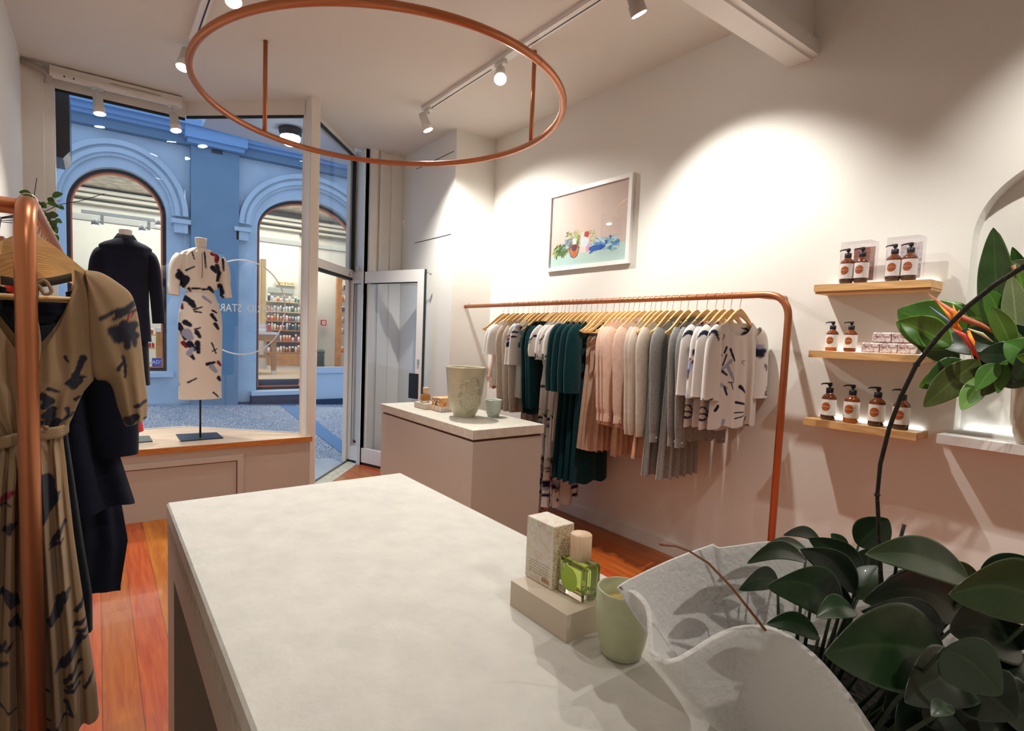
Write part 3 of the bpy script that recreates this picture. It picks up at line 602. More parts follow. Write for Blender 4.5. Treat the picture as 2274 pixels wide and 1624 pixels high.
for p in (onring(P1),onring(P2),onring(at(838,3,2,2.84))):
    b=MB(); b.tube([p,(p.x,p.y,3.459 if p.y>1.6 else 4.099)],.015,14); b.build('hanging_rod',copper,T,world=True)
for a in (-1.25,.35,2.4):
    b=MB(); c=Vector((math.cos(a),math.sin(a),0)); t_=Vector((-c.y,c.x,0)); p=rc+c*rr; b.tube([p-t_*.0012,p+t_*.0012],.0199,16); b.build('joint',mat('joint_line',(.20,.07,.03),.5),T,world=True)
# ---------------------------------------------------------------- tracks and spotlights
def track(x,y0,y1,slots,lab,hw=.03):
    T=thing('lighting_track',lab,'lighting track',(x,(y0+y1)/2,ZC-.03))
    b=MB(); b.box((x-hw-.008,y0,ZC-.028),(x+hw-.008,y1,ZC-.0005)); b.build('rail',whmetal,T,world=True)
    for a,c in slots:
        b=MB(); b.box((x-.004,a,ZC-.0295),(x+.005,c,ZC-.0282)); b.build('slot',black,T,world=True)
track(2.378,1.68,4.30,((3.33,4.25),(1.72,3.02)),'long white lighting track on the ceiling on the right')
track(.566,1.68,4.30,((1.72,4.20),),'white lighting track on the ceiling cut by the copper ring on the left')
T=thing('header_track','white lighting track boxed along the header above the left window pane','lighting track',(.17,5.48,3.40))
b=MB(); b.box((-.285,5.43,3.375),(.62,5.50,3.45)); b.box((-.285,5.40,3.36),(.60,5.43,3.39)); b.build('box',trimw,T,world=True)
b=MB(); b.box((.10,5.427,3.418),(.46,5.4295,3.421)); b.build('slot',mat('joint_line',(0,0,0)),T,world=True)
for x in (-.14,-.20):
    b=MB(); b.box((x,5.398,3.37),(x+.012,5.3995,3.38)); b.build('screw',black,T,world=True)
lensm=mat('lamp_lens',(1,1,1),.3,emit=40,ecol=(1,.97,.92))
for i,(L,Tg,e,a,lab,k) in enumerate(LAMPS):
    L=Vector(L); d=(Vector(Tg)-L).normalized(); T=thing('track_spotlight',lab,'spotlight',(L.x,L.y,L.z))
    back=L-d*.15; c0=L-d*.004
    rm=mat('lamp_grey',(.42,.38,.34),.4) if 'grey' in lab else whmetal
    b=MB(); Q=[L-d*.15,L-d*.149,L-d*.06,L-d*.055,L-d*.003]; b.tube(Q,[.001,.034,.036,.042,.044],24,cap=True,ref=None); b.build('lamp_head',rm,T,world=True)
    b=MB(); b.tube([L-d*.002,L-d*.0005],.038,24); b.build('lens',lensm,T,world=True)
    if k=='track': A=Vector((2.372 if L.x>1.5 else .56,back.y,ZC-.03)); top=Vector((A.x,A.y,ZC-.03))
    else: top=Vector((back.x,5.455,3.374))
    b=MB(); b.box((top.x-.018,top.y-.05,top.z-.022),(top.x+.018,top.y+.05,top.z-.0005)) if k=='track' else b.box((top.x-.04,top.y-.02,top.z-.02),(top.x+.04,top.y+.02,top.z-.0005))
    mid=back+d*.05; b.tube([top-Vector((0,0,.02)),top-Vector((0,0,.05)),mid+Vector((0,0,.055)),mid],.010,8); b.build('bracket',rm,T,world=True)
    for o in bpy.data.objects:
        if o.type=='LIGHT' and (o.location-L).length<1e-4: o.location=L+d*.012
# small ducting in the left corner
b=MB(); b.tube([at(40,133,1,5.44),at(70,143,1,5.44),at(95,156,1,5.42),at(108,168,1,5.42),at(104,186,1,5.44)],.022,12); tag(b.build('cable_duct',mat('duct_taupe',(.42,.36,.31),.6)),'curved taupe cable duct below the ceiling in the left corner','duct')
# ---------------------------------------------------------------- wall rack and floor rack
def bend(c,a,b_,r,n=8):  # fillet between directions at corner c
    a=Vector(a).normalized(); b_=Vector(b_).normalized(); s=Vector(c)-a*r; e=Vector(c)+b_*r
    return [ (s*(1-t)**2+Vector(c)*2*t*(1-t)+e*t*t) for t in [k/n for k in range(n+1)]]
RX,RZ=3.01,1.778
T=thing('clothes_rail','copper clothes rail fixed along the right wall with one floor post','clothes rail',(RX,1.427,0))
b=MB(); b.tube([(RX,4.509,RZ)]+bend((RX,1.427,RZ),(0,-1,0),(0,0,-1),.14,12)+[(RX,1.427,0.0)],.0185,16); b.build('rail',copper,T,world=True)
q=at(1744,664,0,3.30); b=MB(); b.tube([(RX,1.60,RZ),(3.315,1.60,RZ)],.0165,12); b.build('wall_bracket',copper,T,world=True)
b=MB(); b.tube([(RX,4.45,RZ+.018),(RX,4.45,RZ+.028)],.003,6); b.build('screw',black,T,world=True)
LX,LZ,LY=-.117,1.742,1.40
T=thing('clothes_rail','copper clothes rail at the left edge with a thick post close by','clothes rail',(LX,LY,0))
b=MB(); b.tube([(LX,2.62,LZ)]+bend((LX,LY,LZ-.005),(0,-1,0),(0,0,-1),.10,12)+[(LX,LY,0.0)],.0185,20); b.build('rail',copper,T,world=True)
b=MB(); b.tube([(LX-.005,LY+.075,LZ-.012),(-.4595,LY+.075,LZ-.012)],.0165,16); b.build('wall_bracket',copper,T,world=True)
b=MB(); b.tube([(LX,2.58,LZ),(-.4595,2.58,LZ)],.0165,16); b.build('wall_bracket',copper,T,world=True)
# ---------------------------------------------------------------- picture
def V2(a,b_): return math.hypot(a,b_)
random.seed(3)
ELL=[] # (cx,cy,rx,ry,rot,col) in print space 0..1
for i in range(70): ELL.append((random.uniform(.07,.24),random.uniform(.17,.28)+.0,random.uniform(.03,.05),.011,random.uniform(.3,1.9),random.choice([(.10,.16,.03),(.22,.28,.05),(.36,.42,.10),(.05,.08,.02)])))
for i in range(60): ELL.append((random.uniform(.24,.42),random.uniform(.20,.46)*(1),random.uniform(.02,.05),.012,random.uniform(0,3),random.choice([(.30,.10,.05),(.45,.42,.15),(.15,.22,.08),(.62,.55,.30),(.30,.33,.10)])))
for i in range(12): ELL.append((random.uniform(.20,.32),random.uniform(.26,.36),random.uniform(.02,.035),.008,random.uniform(0,3),(.18,.30,.52)))
for i in range(80): ELL.append((random.uniform(.56,.88),random.uniform(.17,.30),random.uniform(.03,.06),.014,random.uniform(-.8,.9),random.choice([(.08,.25,.33),(.12,.30,.55),(.30,.48,.52),(.55,.66,.70),(.05,.12,.38)])))
for i in range(30): ELL.append((random.uniform(.50,.62),random.uniform(.30,.42),random.uniform(.02,.04),.012,random.uniform(0,3),random.choice([(.50,.46,.22),(.62,.58,.40),(.40,.20,.10)])))
ELL+= [(.64,.20,.10,.030,0,(.02,.10,.42)),(.345,.215,.065,.085,0,(.12,.05,.03)),(.345,.215,.052,.075,0,(.60,.35,.20)),(.345,.19,.04,.05,0,(.72,.14,.02)),(.345,.25,.042,.04,0,(.16,.04,.03))]
def picfn(u,v):
    c=(.72,.53,.44) if v>.17+.06*u else (.55,.68,.60)
    for (a,b_,rx,ry,ro,cc) in ELL:
        dx,dy=u-a,(v-b_)*.75; x=dx*math.cos(ro)+dy*math.sin(ro); y=-dx*math.sin(ro)+dy*math.cos(ro)
        if (x/rx)**2+(y/ry)**2<1: c=cc
    if .315<u<.375 and .29<v<.37: c=(.80,.76,.62)
    if .425<u<.545 and .16<v<.44:
        c=(.82,.66,.58)
        if ((u-.505)/.035)**2+((v-.40)/.05)**2<1: c=(.50,.05,.04)
        if ((u-.53)/.03)**2+((v-.22)/.07)**2<1: c=(.72,.35,.45)
        if ((u-.483)/.048)**2+((v-.30)/.068)**2<1: c=(.72,.75,.80)
    return c
T=thing('framed_print','white framed print of perfume and flowers on the right wall','picture',(3.29,3.19,2.41))
y0,y1,z0,z1=2.742,3.655,2.080,2.752
b=MB(); fwd=.032
for q0,q1 in (((y0,z0),(y1,z0+fwd)),((y0,z1-fwd),(y1,z1)),((y0,z0+fwd),(y0+fwd,z1-fwd)),((y1-fwd,z0+fwd),(y1,z1-fwd))): b.box((3.284,q0[0],q0[1]),(3.315,q1[0],q1[1]))
b.build('frame',mat('frame_white',(.86,.85,.83),.35),T,world=True)
b=MB(); b.grid(lambda u,v:Vector((3.300,y1-fwd-(y1-y0-2*fwd)*u,z0+fwd+(z1-z0-2*fwd)*v)),200,150,cf=picfn,sm=False); b.build('print',paint_mat('print_paper',.6,0,0),T,world=True)
b=MB(); b.box((3.292,y0+fwd,z0+fwd),(3.294,y1-fwd,z1-fwd)); b.build('glazing',pane,T,world=True)
# ---------------------------------------------------------------- oak wall shelves
strip=mat('led_strip',(1,1,1),.5,emit=8,ecol=(.97,1,1))
SHZ={}
for nm,z in (('top',1.832),('middle',1.482),('bottom',1.115)):
    T=thing('wall_shelf','%s oak wall shelf on the right wall'%nm,'shelf',(3.23,1.125,z-.036),0,None); SHZ[nm]=z
    b=MB(); b.box((3.151,.880,z-.036),(3.3155,1.375,z)); b.build('board',oak,T,world=True)
    b=MB(); b.box((3.303,.90,z+.0002),(3.311,1.355,z+.004)); b.build('light_strip',strip,T,world=True)
    if nm!='middle':
        for y in (1.02,1.24):
            b=MB(); b.box((3.20,y,z+.0003),(3.21,y+.012,z+.003)); b.build('fixing',mat('brown_gap',(0,0,0)),T,world=True)
    if nm=='top':
        b=MB(); b.box((3.17,.882,z-.047),(3.3155,1.375,z-.0365)); b.build('batten',oak,T,world=True)
T=thing('niche_shelf','white stone shelf under the lit arched niche on the right','shelf',(3.25,.45,1.07))
b=MB(); b.box((3.19,-.05,1.078),(3.3155,.815,1.120)); b.box((3.3155,nY0+.002,1.10),(3.415,nY1-.002,1.134)) ; b.build('slab',mat('white_stone',(.80,.79,.77),.4,var=.05,vscale=6),T,world=True)
b=MB(); b.box((3.395,nY0+.02,1.1345),(3.405,nY1-.02,1.139)); b.build('light_strip',strip,T,world=True)
# ---------------------------------------------------------------- pump bottles
amber=mat('amber_glass',(.16,.035,.006),.08,spec=.8,coat=.6); amberl=mat('amber_liquid',(.50,.12,.012),.1,spec=.8,coat=.6); ambd=mat('amber_dark',(.06,.018,.008),.1,spec=.8,coat=.6)
label_w=mat('label_paper',(.80,.78,.74),.6); dot=mat('label_rust',(.42,.10,.018),.5,var=.25,vscale=60); lett=mat('label_lettering',(.85,.70,.55),.6)
def bottle(R,H,lower,name='pump_bottle'):
    """label faces local -Y, spout points to local -X"""
    T=thing(name,None,None); hb=H*.735; lo=hb*.172; hi=hb*.775
    prof=[(0,.0),(R*.86,.0),(R*.97,.004),(R,.01),(R,lo)]
    b=MB(); b.lathe(prof,n=36); b.build('bottle_base',lower,T)
    b=MB(); b.lathe([(R,lo),(R,hi),(R*.98,hi+(hb-hi)*.18),(R*.86,hi+(hb-hi)*.42),(R*.62,hi+(hb-hi)*.68),(R*.44,hi+(hb-hi)*.9),(R*.38,hb+.004),(R*.38,hb+.008)],n=36); b.build('bottle_body',amber,T)
    def cy(u,z,r): a=-PI/2+u; return Vector((r*math.cos(a),r*math.sin(a),z))
    b=MB(); b.grid(lambda u,v:cy((u-.5)*4.4,lo+(hi-lo)*.96*v,R+.0005),40,2); b.build('label',label_w,T)
    zc=lo+(hi-lo)*.52; rr_=R*.60; b=MB()
    b.grid(lambda u,v:cy(rr_*v*(1+.06*math.sin(4*PI*u+1))*math.cos(2*PI*u)/R*.95,zc+1.18*rr_*v*(1+.06*math.sin(4*PI*u+1))*math.sin(2*PI*u),R+.0012),28,5,wrap=True)
    b.build('label_spot',dot,T)
    b=MB(); textmesh(b,'INGRID STARNES',R*.175,lambda x,y,z:cy(x/R,zc+y,R+.0032+z),ext=.0001); b.build('lettering',lett,T)
    b=MB(); b.lathe([(R*.40,hb-.004),(R*.50,hb),(R*.50,hb+H*.115),(R*.36,hb+H*.13),(0,hb+H*.13)],n=24); b.build('collar',black,T)
    b=MB(); b.lathe([(0,hb+H*.1),(R*.15,hb+H*.1),(R*.15,hb+H*.22),(0,hb+H*.22)],n=14); b.lathe([(0,hb+H*.165),(R*.28,hb+H*.165),(R*.32,H*.985),(R*.2,H),(0,H)],n=18)
    b.tube([(0,0,H*.965),(-R*.5,0,H*.972),(-R*1.0,0,H*.962),(-R*1.28,0,H*.935)],[R*.2,R*.14,R*.11,R*.09],10); b.build('pump',black,T)
    return T
B5=bottle(.0345,.198,amberl); B5d=bottle(.0345,.198,ambd); B3=bottle(.0285,.158,amberl); B3d=bottle(.0285,.158,mat('amber_mid',(.20,.045,.01),.1,coat=.6)); BX=bottle(.031,.180,ambd)
def put(T,x,y,X,z,lab,cat,grp=None,rz=-PI/2,rzj=0): p=at(x,y,0,X); T.location=(X,p.y,z+.0008); T.rotation_euler=(0,0,rz+rzj); tag(T,lab,cat,grp); return T
put(dup(B5d),1838,925,3.225,SHZ['bottom'],'amber pump bottle with white label, leftmost on the bottom oak shelf','bottle','pump bottles on the bottom shelf')
put(B5,1889,930,3.225,SHZ['bottom'],'amber pump bottle with bright orange base, second on the bottom oak shelf','bottle','pump bottles on the bottom shelf')
put(B5d,1945,936,3.225,SHZ['bottom'],'amber pump bottle, third from the left on the bottom oak shelf','bottle','pump bottles on the bottom shelf')
put(dup(B5d),1999,943,3.225,SHZ['bottom'],'amber pump bottle behind the dark stem, rightmost on the bottom shelf','bottle','pump bottles on the bottom shelf')
put(B3,1846,775,3.215,SHZ['middle'],'smaller amber pump bottle with orange base, left one on the middle shelf','bottle','small pump bottles on the middle shelf')
put(B3d,1887,776,3.215,SHZ['middle'],'smaller amber pump bottle with dark base, right one on the middle shelf','bottle','small pump bottles on the middle shelf')
acr=glass_mat('acrylic',(.95,.93,.95),1.2)
z=SHZ['top']
for i,(x0,x1,xs,nm,card) in enumerate(((1861,1927,(1879,1911),'left',(.30,.12,.09)),(1962,2033,(1982,2017),'right',(.62,.56,.57)))):
    ya=at(x0,627,0,3.165).y; yb=at(x1,627,0,3.165).y; b=MB()
    b.box((3.165,yb,z+.0008),(3.265,ya,z+.212)); tag(b.build('gift_box',acr),'clear gift box holding two pump bottles, %s one on the top shelf'%nm,'box','clear gift boxes on the top shelf')
    b=MB(); b.box((3.250,yb+.01,z+.02),(3.254,ya-.03,z+.19)); tag(b.build('patterned_card',mat('card_%d'%i,card,.8,var=.4,vscale=60)),'%s patterned card inside the %s clear gift box'%('dark pink' if i==0 else 'pale','left' if i==0 else 'right'),'card')
    for k,x in enumerate(xs):
        q=BX if (i==0 and k==0) else dup(BX); put(q,x,622,3.205,z+.004,'amber pump bottle inside the %s clear gift box, %s of the pair'%(nm,('left','right')[k]),'bottle','pump bottles in the gift boxes')
# soap bars
sm,t,bs=_m('soap_wrap'); N=t.nodes; Lk=t.links; tc=N.new('ShaderNodeTexCoord'); vo=N.new('ShaderNodeTexNoise'); vo.inputs['Scale'].default_value=55; vo.inputs['Detail'].default_value=4; vo.inputs['Distortion'].default_value=1.5
Lk.new(tc.outputs['Object'],vo.inputs['Vector']); r=N.new('ShaderNodeValToRGB'); r.color_ramp.elements[0].position=.36; r.color_ramp.elements[0].color=(.30,.16,.16,1); r.color_ramp.elements[1].position=.60; r.color_ramp.elements[1].color=(.78,.70,.68,1); e_=r.color_ramp.elements.new(.48); e_.color=(.62,.47,.46,1)
Lk.new(vo.outputs['Fac'],r.inputs['Fac']); Lk.new(r.outputs['Color'],bs.inputs['Base Color'])
b=MB(); b.box((-.03,-.043,0),(.03,.043,.050),bev=.005); b.m(1); textmesh(b,'Ingrid Starnes',.012,lambda x,y,z_:Vector((-.0305-z_,-x,.030+y)),ext=.0001)
SP=b.build('soap_bar',[sm,mat('soap_text',(.35,.12,.12),.7)],origin=(0,0,0))
z=SHZ['middle']
for i,(x,row) in enumerate(((1932,0),(1971,0),(2012,0),(1956,1),(1996,1))):
    o=SP if i==0 else SP.copy()
    if i: COL.objects.link(o)
    y=at(x,780,0,3.17).y; o.location=(3.205,y,z+.001+row*.0512)
    tag(o,'pink floral wrapped soap bar, %s on the middle shelf'%['left one of the lower row','middle one of the lower row','right one of the lower row','left one of the upper row','right one of the upper row'][i],'soap','wrapped soap bars')
# ---------------------------------------------------------------- things on the small counter
celadon=mat('celadon_glaze',(.60,.57,.41),.32,var=.08,vscale=12,coat=.3); cel2=mat('pale_celadon',(.62,.70,.62),.3,coat=.3)
def relief(u,v,cu,cv,ru,rv,s):
    d=((u-cu)/ru)**2+((v-cv)/rv)**2
    if d>1.25: return 0
    n1=noise.noise(Vector((u*s,v*s*1.6,3))); n2=noise.noise(Vector((u*s*2.1,v*s*3,9)))
    return max(0,min(1,(1.15-d+n1*.7)*2.5))*(.45+.8*abs(n1)+.6*abs(n2))
def pot(name,c,prof,amp,rel,m,lab,cat,rib=None):
    b=MB(); nu,nv=150,90; c=Vector(c)
    H=prof[-1][1]
    def f(u,v):
        a=2*PI*u; z=H*v; r=interp([(q[1],q[0]) for q in prof],z)
        if rel: r+=amp*relief(u,v,*rel)
        return c+Vector((r*math.cos(a),r*math.sin(a),z))
    b.grid(f,nu,nv,wrap=True)
    R=prof[-1][0]; b.lathe([(R,H),(R-.002,H+.003),(R-.007,H+.002),(R-.010,H-.01),(prof[0][0]*.8,.012),(0,.010)],c,60)
    b.lathe([(prof[0][0],0),(0,0)],c,40)
    T=b.build(name,m); return tag(T,lab,cat)
def sprof(r0,rb,rt_,H,n=14): return [(r0+(rb-r0)*(1-(1-min(1,t/.45))**2) if t<.45 else rb+(rt_-rb)*((t-.45)/.55),H*t) for t in [k/n for k in range(n+1)]]
ang=lambda cx,cy,off=0:((math.atan2(-cy,-cx)+off)/(2*PI))%1
VX,VY=2.208,3.274
pot('relief_vase',(VX,VY,.9006),sprof(.073,.127,.146,.362),.019,(ang(VX,VY,.30),.47,.10,.33,30),celadon,'tall sage green ceramic vase with flower relief on the small counter','vase')
pot('relief_cup',(2.415,3.195,.9006),sprof(.040,.056,.064,.124),.003,(ang(2.415,3.195,.15),.45,.10,.34,30),cel2,'small pale mint relief cup beside the tall green vase','cup')
def fragrance(T,loc,w,d,hh,liq,rc_,hc,oz=0):
    """square glass bottle with wooden cap"""
    gl=MATS.get('bottle_glass') or mat('bottle_glass',(1,1,1),.0,trans=1,ior=1.45,spec=.5)
    b=MB(); b.box((-w/2,-d/2,0),(w/2,d/2,hh),bev=.004); b.build('glass',gl,T)
    b=MB(); t_=.006; b.box((-w/2+t_,-d/2+t_,.014),(w/2-t_,d/2-t_,hh-.006),bev=.004); b.build('perfume',liq,T)
    b=MB(); b.lathe([(0,hh),(rc_*.62,hh),(rc_*.62,hh+.006),(0,hh+.006)],n=20); b.build('collar',white,T)
    b=MB(); b.lathe([(0,hh+.0062),(rc_,hh+.0062),(rc_,hh+.0062+hc-.002),(rc_-.002,hh+.0062+hc),(0,hh+.0062+hc)],n=36); b.build('cap',capwood,T)
blk=mat('beige_block',(.66,.56,.45),.6)
b=MB(); b.box((2.10,3.66,.9006),(2.20,3.84,.945)); tag(b.build('display_block',blk),'small pale display block at the far end of the small counter','block')
T=thing('perfume_bottle','amber perfume bottle with wooden cap behind the orange box','perfume',(2.155,3.76,.946)); fragrance(T,None,.07,.05,.070,mat('amber_perfume',(.85,.40,.08),.05,trans=.6,ior=1.36),.022,.045)
# orange patterned gift carton with ribbon
m,t,bs=_m('orange_floral_card'); N=t.nodes; Lk=t.links; tc=N.new('ShaderNodeTexCoord'); vo=N.new('ShaderNodeTexVoronoi'); vo.inputs['Scale'].default_value=30; nn=N.new('ShaderNodeTexNoise'); nn.inputs['Scale'].default_value=18; nn.inputs['Distortion'].default_value=2
Lk.new(tc.outputs['Object'],vo.inputs['Vector']); Lk.new(tc.outputs['Object'],nn.inputs['Vector']); mu=N.new('ShaderNodeMath'); mu.operation='MULTIPLY_ADD'; Lk.new(vo.outputs['Distance'],mu.inputs[0]); mu.inputs[1].default_value=.6; Lk.new(nn.outputs['Fac'],mu.inputs[2])
r=N.new('ShaderNodeValToRGB'); el=r.color_ramp.elements; el[0].position=.45; el[0].color=(.70,.13,.02,1); el[1].position=.85; el[1].color=(.90,.55,.30,1); e=el.new(.60); e.color=(.88,.36,.10,1)
Lk.new(mu.outputs[0],r.inputs['Fac']); Lk.new(r.outputs['Color'],bs.inputs['Base Color'])
T=thing('gift_carton','orange and white patterned gift carton tied with ribbon beside the green vase','box',(2.22,3.58,.9006),.10)
b=MB(); b.box((-.075,-.06,.040),(.10,.06,.105)); b.build('patterned_wrap',m,T)
b=MB(); b.box((-.0745,-.0595,0),(.0995,.0595,.0395)); b.m(1); textmesh(b,'INGRID',.014,lambda x,y,z_:Vector((-.02+x,-.0598-z_,.018+y)),ext=.0001); b.build('white_base',[white,mat('soap_text',(0,0,0))],T)
b=MB(); b.box((-.0765,-.045,0),(-.0755,-.015,.105)); b.box((-.0765,.015,0),(-.0755,.045,.105)); b.m(1)
for k in range(40):
    y=random.uniform(-.055,.055); z_=random.uniform(.045,.10); b.lathe([(0,0),(.004,0)],(-.0772,y,z_),8,axis='X')
b.build('side_panel',[mat('peach_card',(.90,.60,.38),.6),black],T)
b=MB(); b.box((.02,-.0612,0),(.028,-.0602,.105)); b.build('ribbon',mat('orange_ribbon',(.85,.35,.05),.4),T)
# ---------------------------------------------------------------- things on the big table
b=MB(); b.box((.752,.729,.9006),(.852,.905,.9572)); tag(b.build('display_block',blk),'beige rectangular display block on the big pale counter','block')
T=thing('perfume_carton','cream floral perfume carton standing on the beige block','box',(.826,.866,.9578))
m,t,bs=_m('cream_floral_card'); N=t.nodes; Lk=t.links; tc=N.new('ShaderNodeTexCoord'); nn=N.new('ShaderNodeTexNoise'); nn.inputs['Scale'].default_value=32; nn.inputs['Detail'].default_value=3; nn.inputs['Distortion'].default_value=1.2
Lk.new(tc.outputs['Object'],nn.inputs['Vector']); r=N.new('ShaderNodeValToRGB'); el=r.color_ramp.elements; el[0].position=.40; el[0].color=(.74,.66,.50,1); el[1].position=.62; el[1].color=(.74,.60,.48,1); e=el.new(.5); e.color=(.80,.77,.70,1)
Lk.new(nn.outputs['Fac'],r.inputs['Fac']); Lk.new(r.outputs['Color'],bs.inputs['Base Color']); bs.inputs['Roughness'].default_value=.45
b=MB(); b.box((-.030,-.044,0),(.030,.044,.139),bev=.0012); b.build('card_body',m,T)
m2,t,bs=_m('gold_side_pattern'); N=t.nodes; Lk=t.links; tc=N.new('ShaderNodeTexCoord'); nn=N.new('ShaderNodeTexNoise'); nn.inputs['Scale'].default_value=130; nn.inputs['Distortion'].default_value=2.5
Lk.new(tc.outputs['Object'],nn.inputs['Vector']); r=N.new('ShaderNodeValToRGB'); el=r.color_ramp.elements; el[0].position=.47; el[0].color=(.46,.33,.16,1); el[1].position=.53; el[1].color=(.72,.64,.50,1)
Lk.new(nn.outputs['Fac'],r.inputs['Fac']); Lk.new(r.outputs['Color'],bs.inputs['Base Color'])
b=MB(); b.box((-.029,-.0445,.002),(.029,-.0442,.137)); b.build('side_panel',m2,T)
tx=mat('carton_text',(.42,.36,.28),.7); b=MB()
for k in range(5): textmesh(b,['eau de parfum pour homme et femme','a blend of green leaves and wood','avoid contact with eyes and flame','keep out of the reach of children','made in Aotearoa New Zealand'][k],.0052,lambda x,y,z_:Vector((-.0302-z_,-x*.9,.046-.0062*k+y)),ext=.00005)
b.build('small_print',tx,T)
b=MB(); random.seed(9); y=-.012
while y>-.036:
    w_=random.choice((.0006,.0012,.0018)); b.box((-.0303,y-w_,.008),(-.0301,y,.018)); y-=w_+random.choice((.0007,.0012))
b.build('barcode',mat('barcode_rust',(.50,.22,.08),.7),T)
b=MB(); b.tube([(-.0303,.008*math.cos(a)*1.0,.137-.010*math.sin(a)) for a in [PI*k/10 for k in range(11)]],.0005,5); b.build('thumb_cut',tx,T)
T=thing('perfume_bottle','square perfume bottle of green liquid with beech cap on the beige block','perfume',(.836,.781,.9578)); fragrance(T,None,.052,.074,.074,mat('green_perfume',(.72,.88,.18),.03,trans=.85,ior=1.36),.0225,.052)
kd=kids(T)
b=MB(); c0=b.vert((-.0268,.004,.038))
rg=[b.vert((-.0268,.004+.024*math.cos(2*PI*k/32),.038+.026*math.sin(2*PI*k/32))) for k in range(32)]
for k in range(32): b.face((c0,rg[k],rg[(k+1)%32]))
b.build('round_label',mat('green_label',(.40,.58,.05),.4),T)
T=thing('candle_cup','sage green ceramic candle cup beside the wavy white vessel','candle',(.818,.648,.9006))
b=MB(); b.lathe([(0,0),(.032,0),(.037,.004),(.044,.03),(.0505,.07),(.052,.10),(.0505,.128),(.049,.1305),(.0465,.129),(.0475,.10),(.047,.095),(0,.095)],n=60); b.build('cup',mat('sage_glaze',(.48,.50,.31),.35,var=.06,vscale=40,coat=.25),T)
b=MB(); b.lathe([(0,.1005),(.03,.1),(.0462,.0985),(.0462,.096),(0,.0955)],n=40); b.build('wax',mat('candle_wax',(.80,.58,.22),.4,sss=.2),T)
b=MB(); b.tube([(0,0,.1),(.001,0,.108)],.0008,6); b.build('wick',black,T)
# ---------------------------------------------------------------- wavy vessel
rimpx=[(1370,1305,1.10,0),(1404,1318,1.095,0),(1432,1350,1.09,0),(1438,1400,1.08,0),(1442,1450,1.07,0),(1468,1474,1.07,0),(1505,1470,1.075,0),(1545,1448,1.085,0),(1590,1420,1.10,0),(1645,1398,1.11,0),(1715,1400,1.115,0),(1790,1448,1.11,0),(1865,1532,1.09,0),(1935,1635,1.07,0),(2040,1790,1.065,0),(2200,1900,1.07,0),(2400,1900,1.09,0),(2480,1740,1.11,0),(2420,1560,1.11,0),(2330,1440,1.10,0),(2220,1350,1.10,0),(2120,1285,1.11,0),(2020,1245,1.125,0),(1900,1215,1.13,0),(1790,1200,1.13,0),(1700,1203,1.125,0),(1630,1212,1.12,0),(1596,1216,1.117,1),(1583,1208,1.12,1),(1500,1238,1.115,0),(1420,1275,1.105,0)]
RP=[at(x,y,2,z_) for x,y,z_,c in rimpx]; n=len(RP); rim=[]
for i in range(n):
    p0,p1,p2,p3=RP[(i-1)%n],RP[i],RP[(i+1)%n],RP[(i+2)%n]
    if rimpx[i][3]: p0=p1
    if rimpx[(i+1)%n][3]: p3=p2
    for k in range(8):
        t_=k/8; rim.append(.5*((2*p1)+(p2-p0)*t_+(2*p0-5*p1+4*p2-p3)*t_*t_+(3*p1-p0-3*p2+p3)*t_**3))
BC=Vector((.905,.355,.902)); 
T=thing('wavy_vessel','big white wavy-rimmed clay vessel on the near right of the counter','vessel',BC)
b=MB(); nr_=len(rim)
def vs(i,v):
    p=rim[i]; d=p-BC; a=math.atan2(d.y,d.x); base=BC+Vector((.125*math.cos(a),.125*math.sin(a),0))
    s=v**.8; q=base.lerp(p,s); q.z=BC.z+(p.z-BC.z)*v; return q
rings=[[vs(i,j/16) for i in range(nr_)] for j in range(17)]
b.loft(rings,True,False,True); b.face(list(reversed(range(nr_))))
o=b.build('body',mat('white_clay',(.72,.70,.68),.8,bump=.45,bscale=85),T,world=True); md=o.modifiers.new('solid','SOLIDIFY'); md.thickness=.0075; md.offset=-1
md=o.modifiers.new('bev','BEVEL'); md.width=.0025; md.segments=2; md.limit_method='ANGLE'; md.angle_limit=math.radians(60)
b=MB(); sr=[vs(i,.30) for i in range(nr_)]; cs=Vector((0,0,0))
for p in sr: cs+=p
cs/=nr_; sr=[cs+(p-cs)*.90 for p in sr]; c0=b.vert(cs+Vector((0,0,.02))); ids=[b.vert(p) for p in sr]
for i in range(nr_): b.face((c0,ids[i],ids[(i+1)%nr_]),True)
b.build('soil_and_shade',mat('soil',(.012,.011,.008),.95,bump=1,bscale=60),T,world=True)  # earth kept near black, standing also for the shade inside the vessel
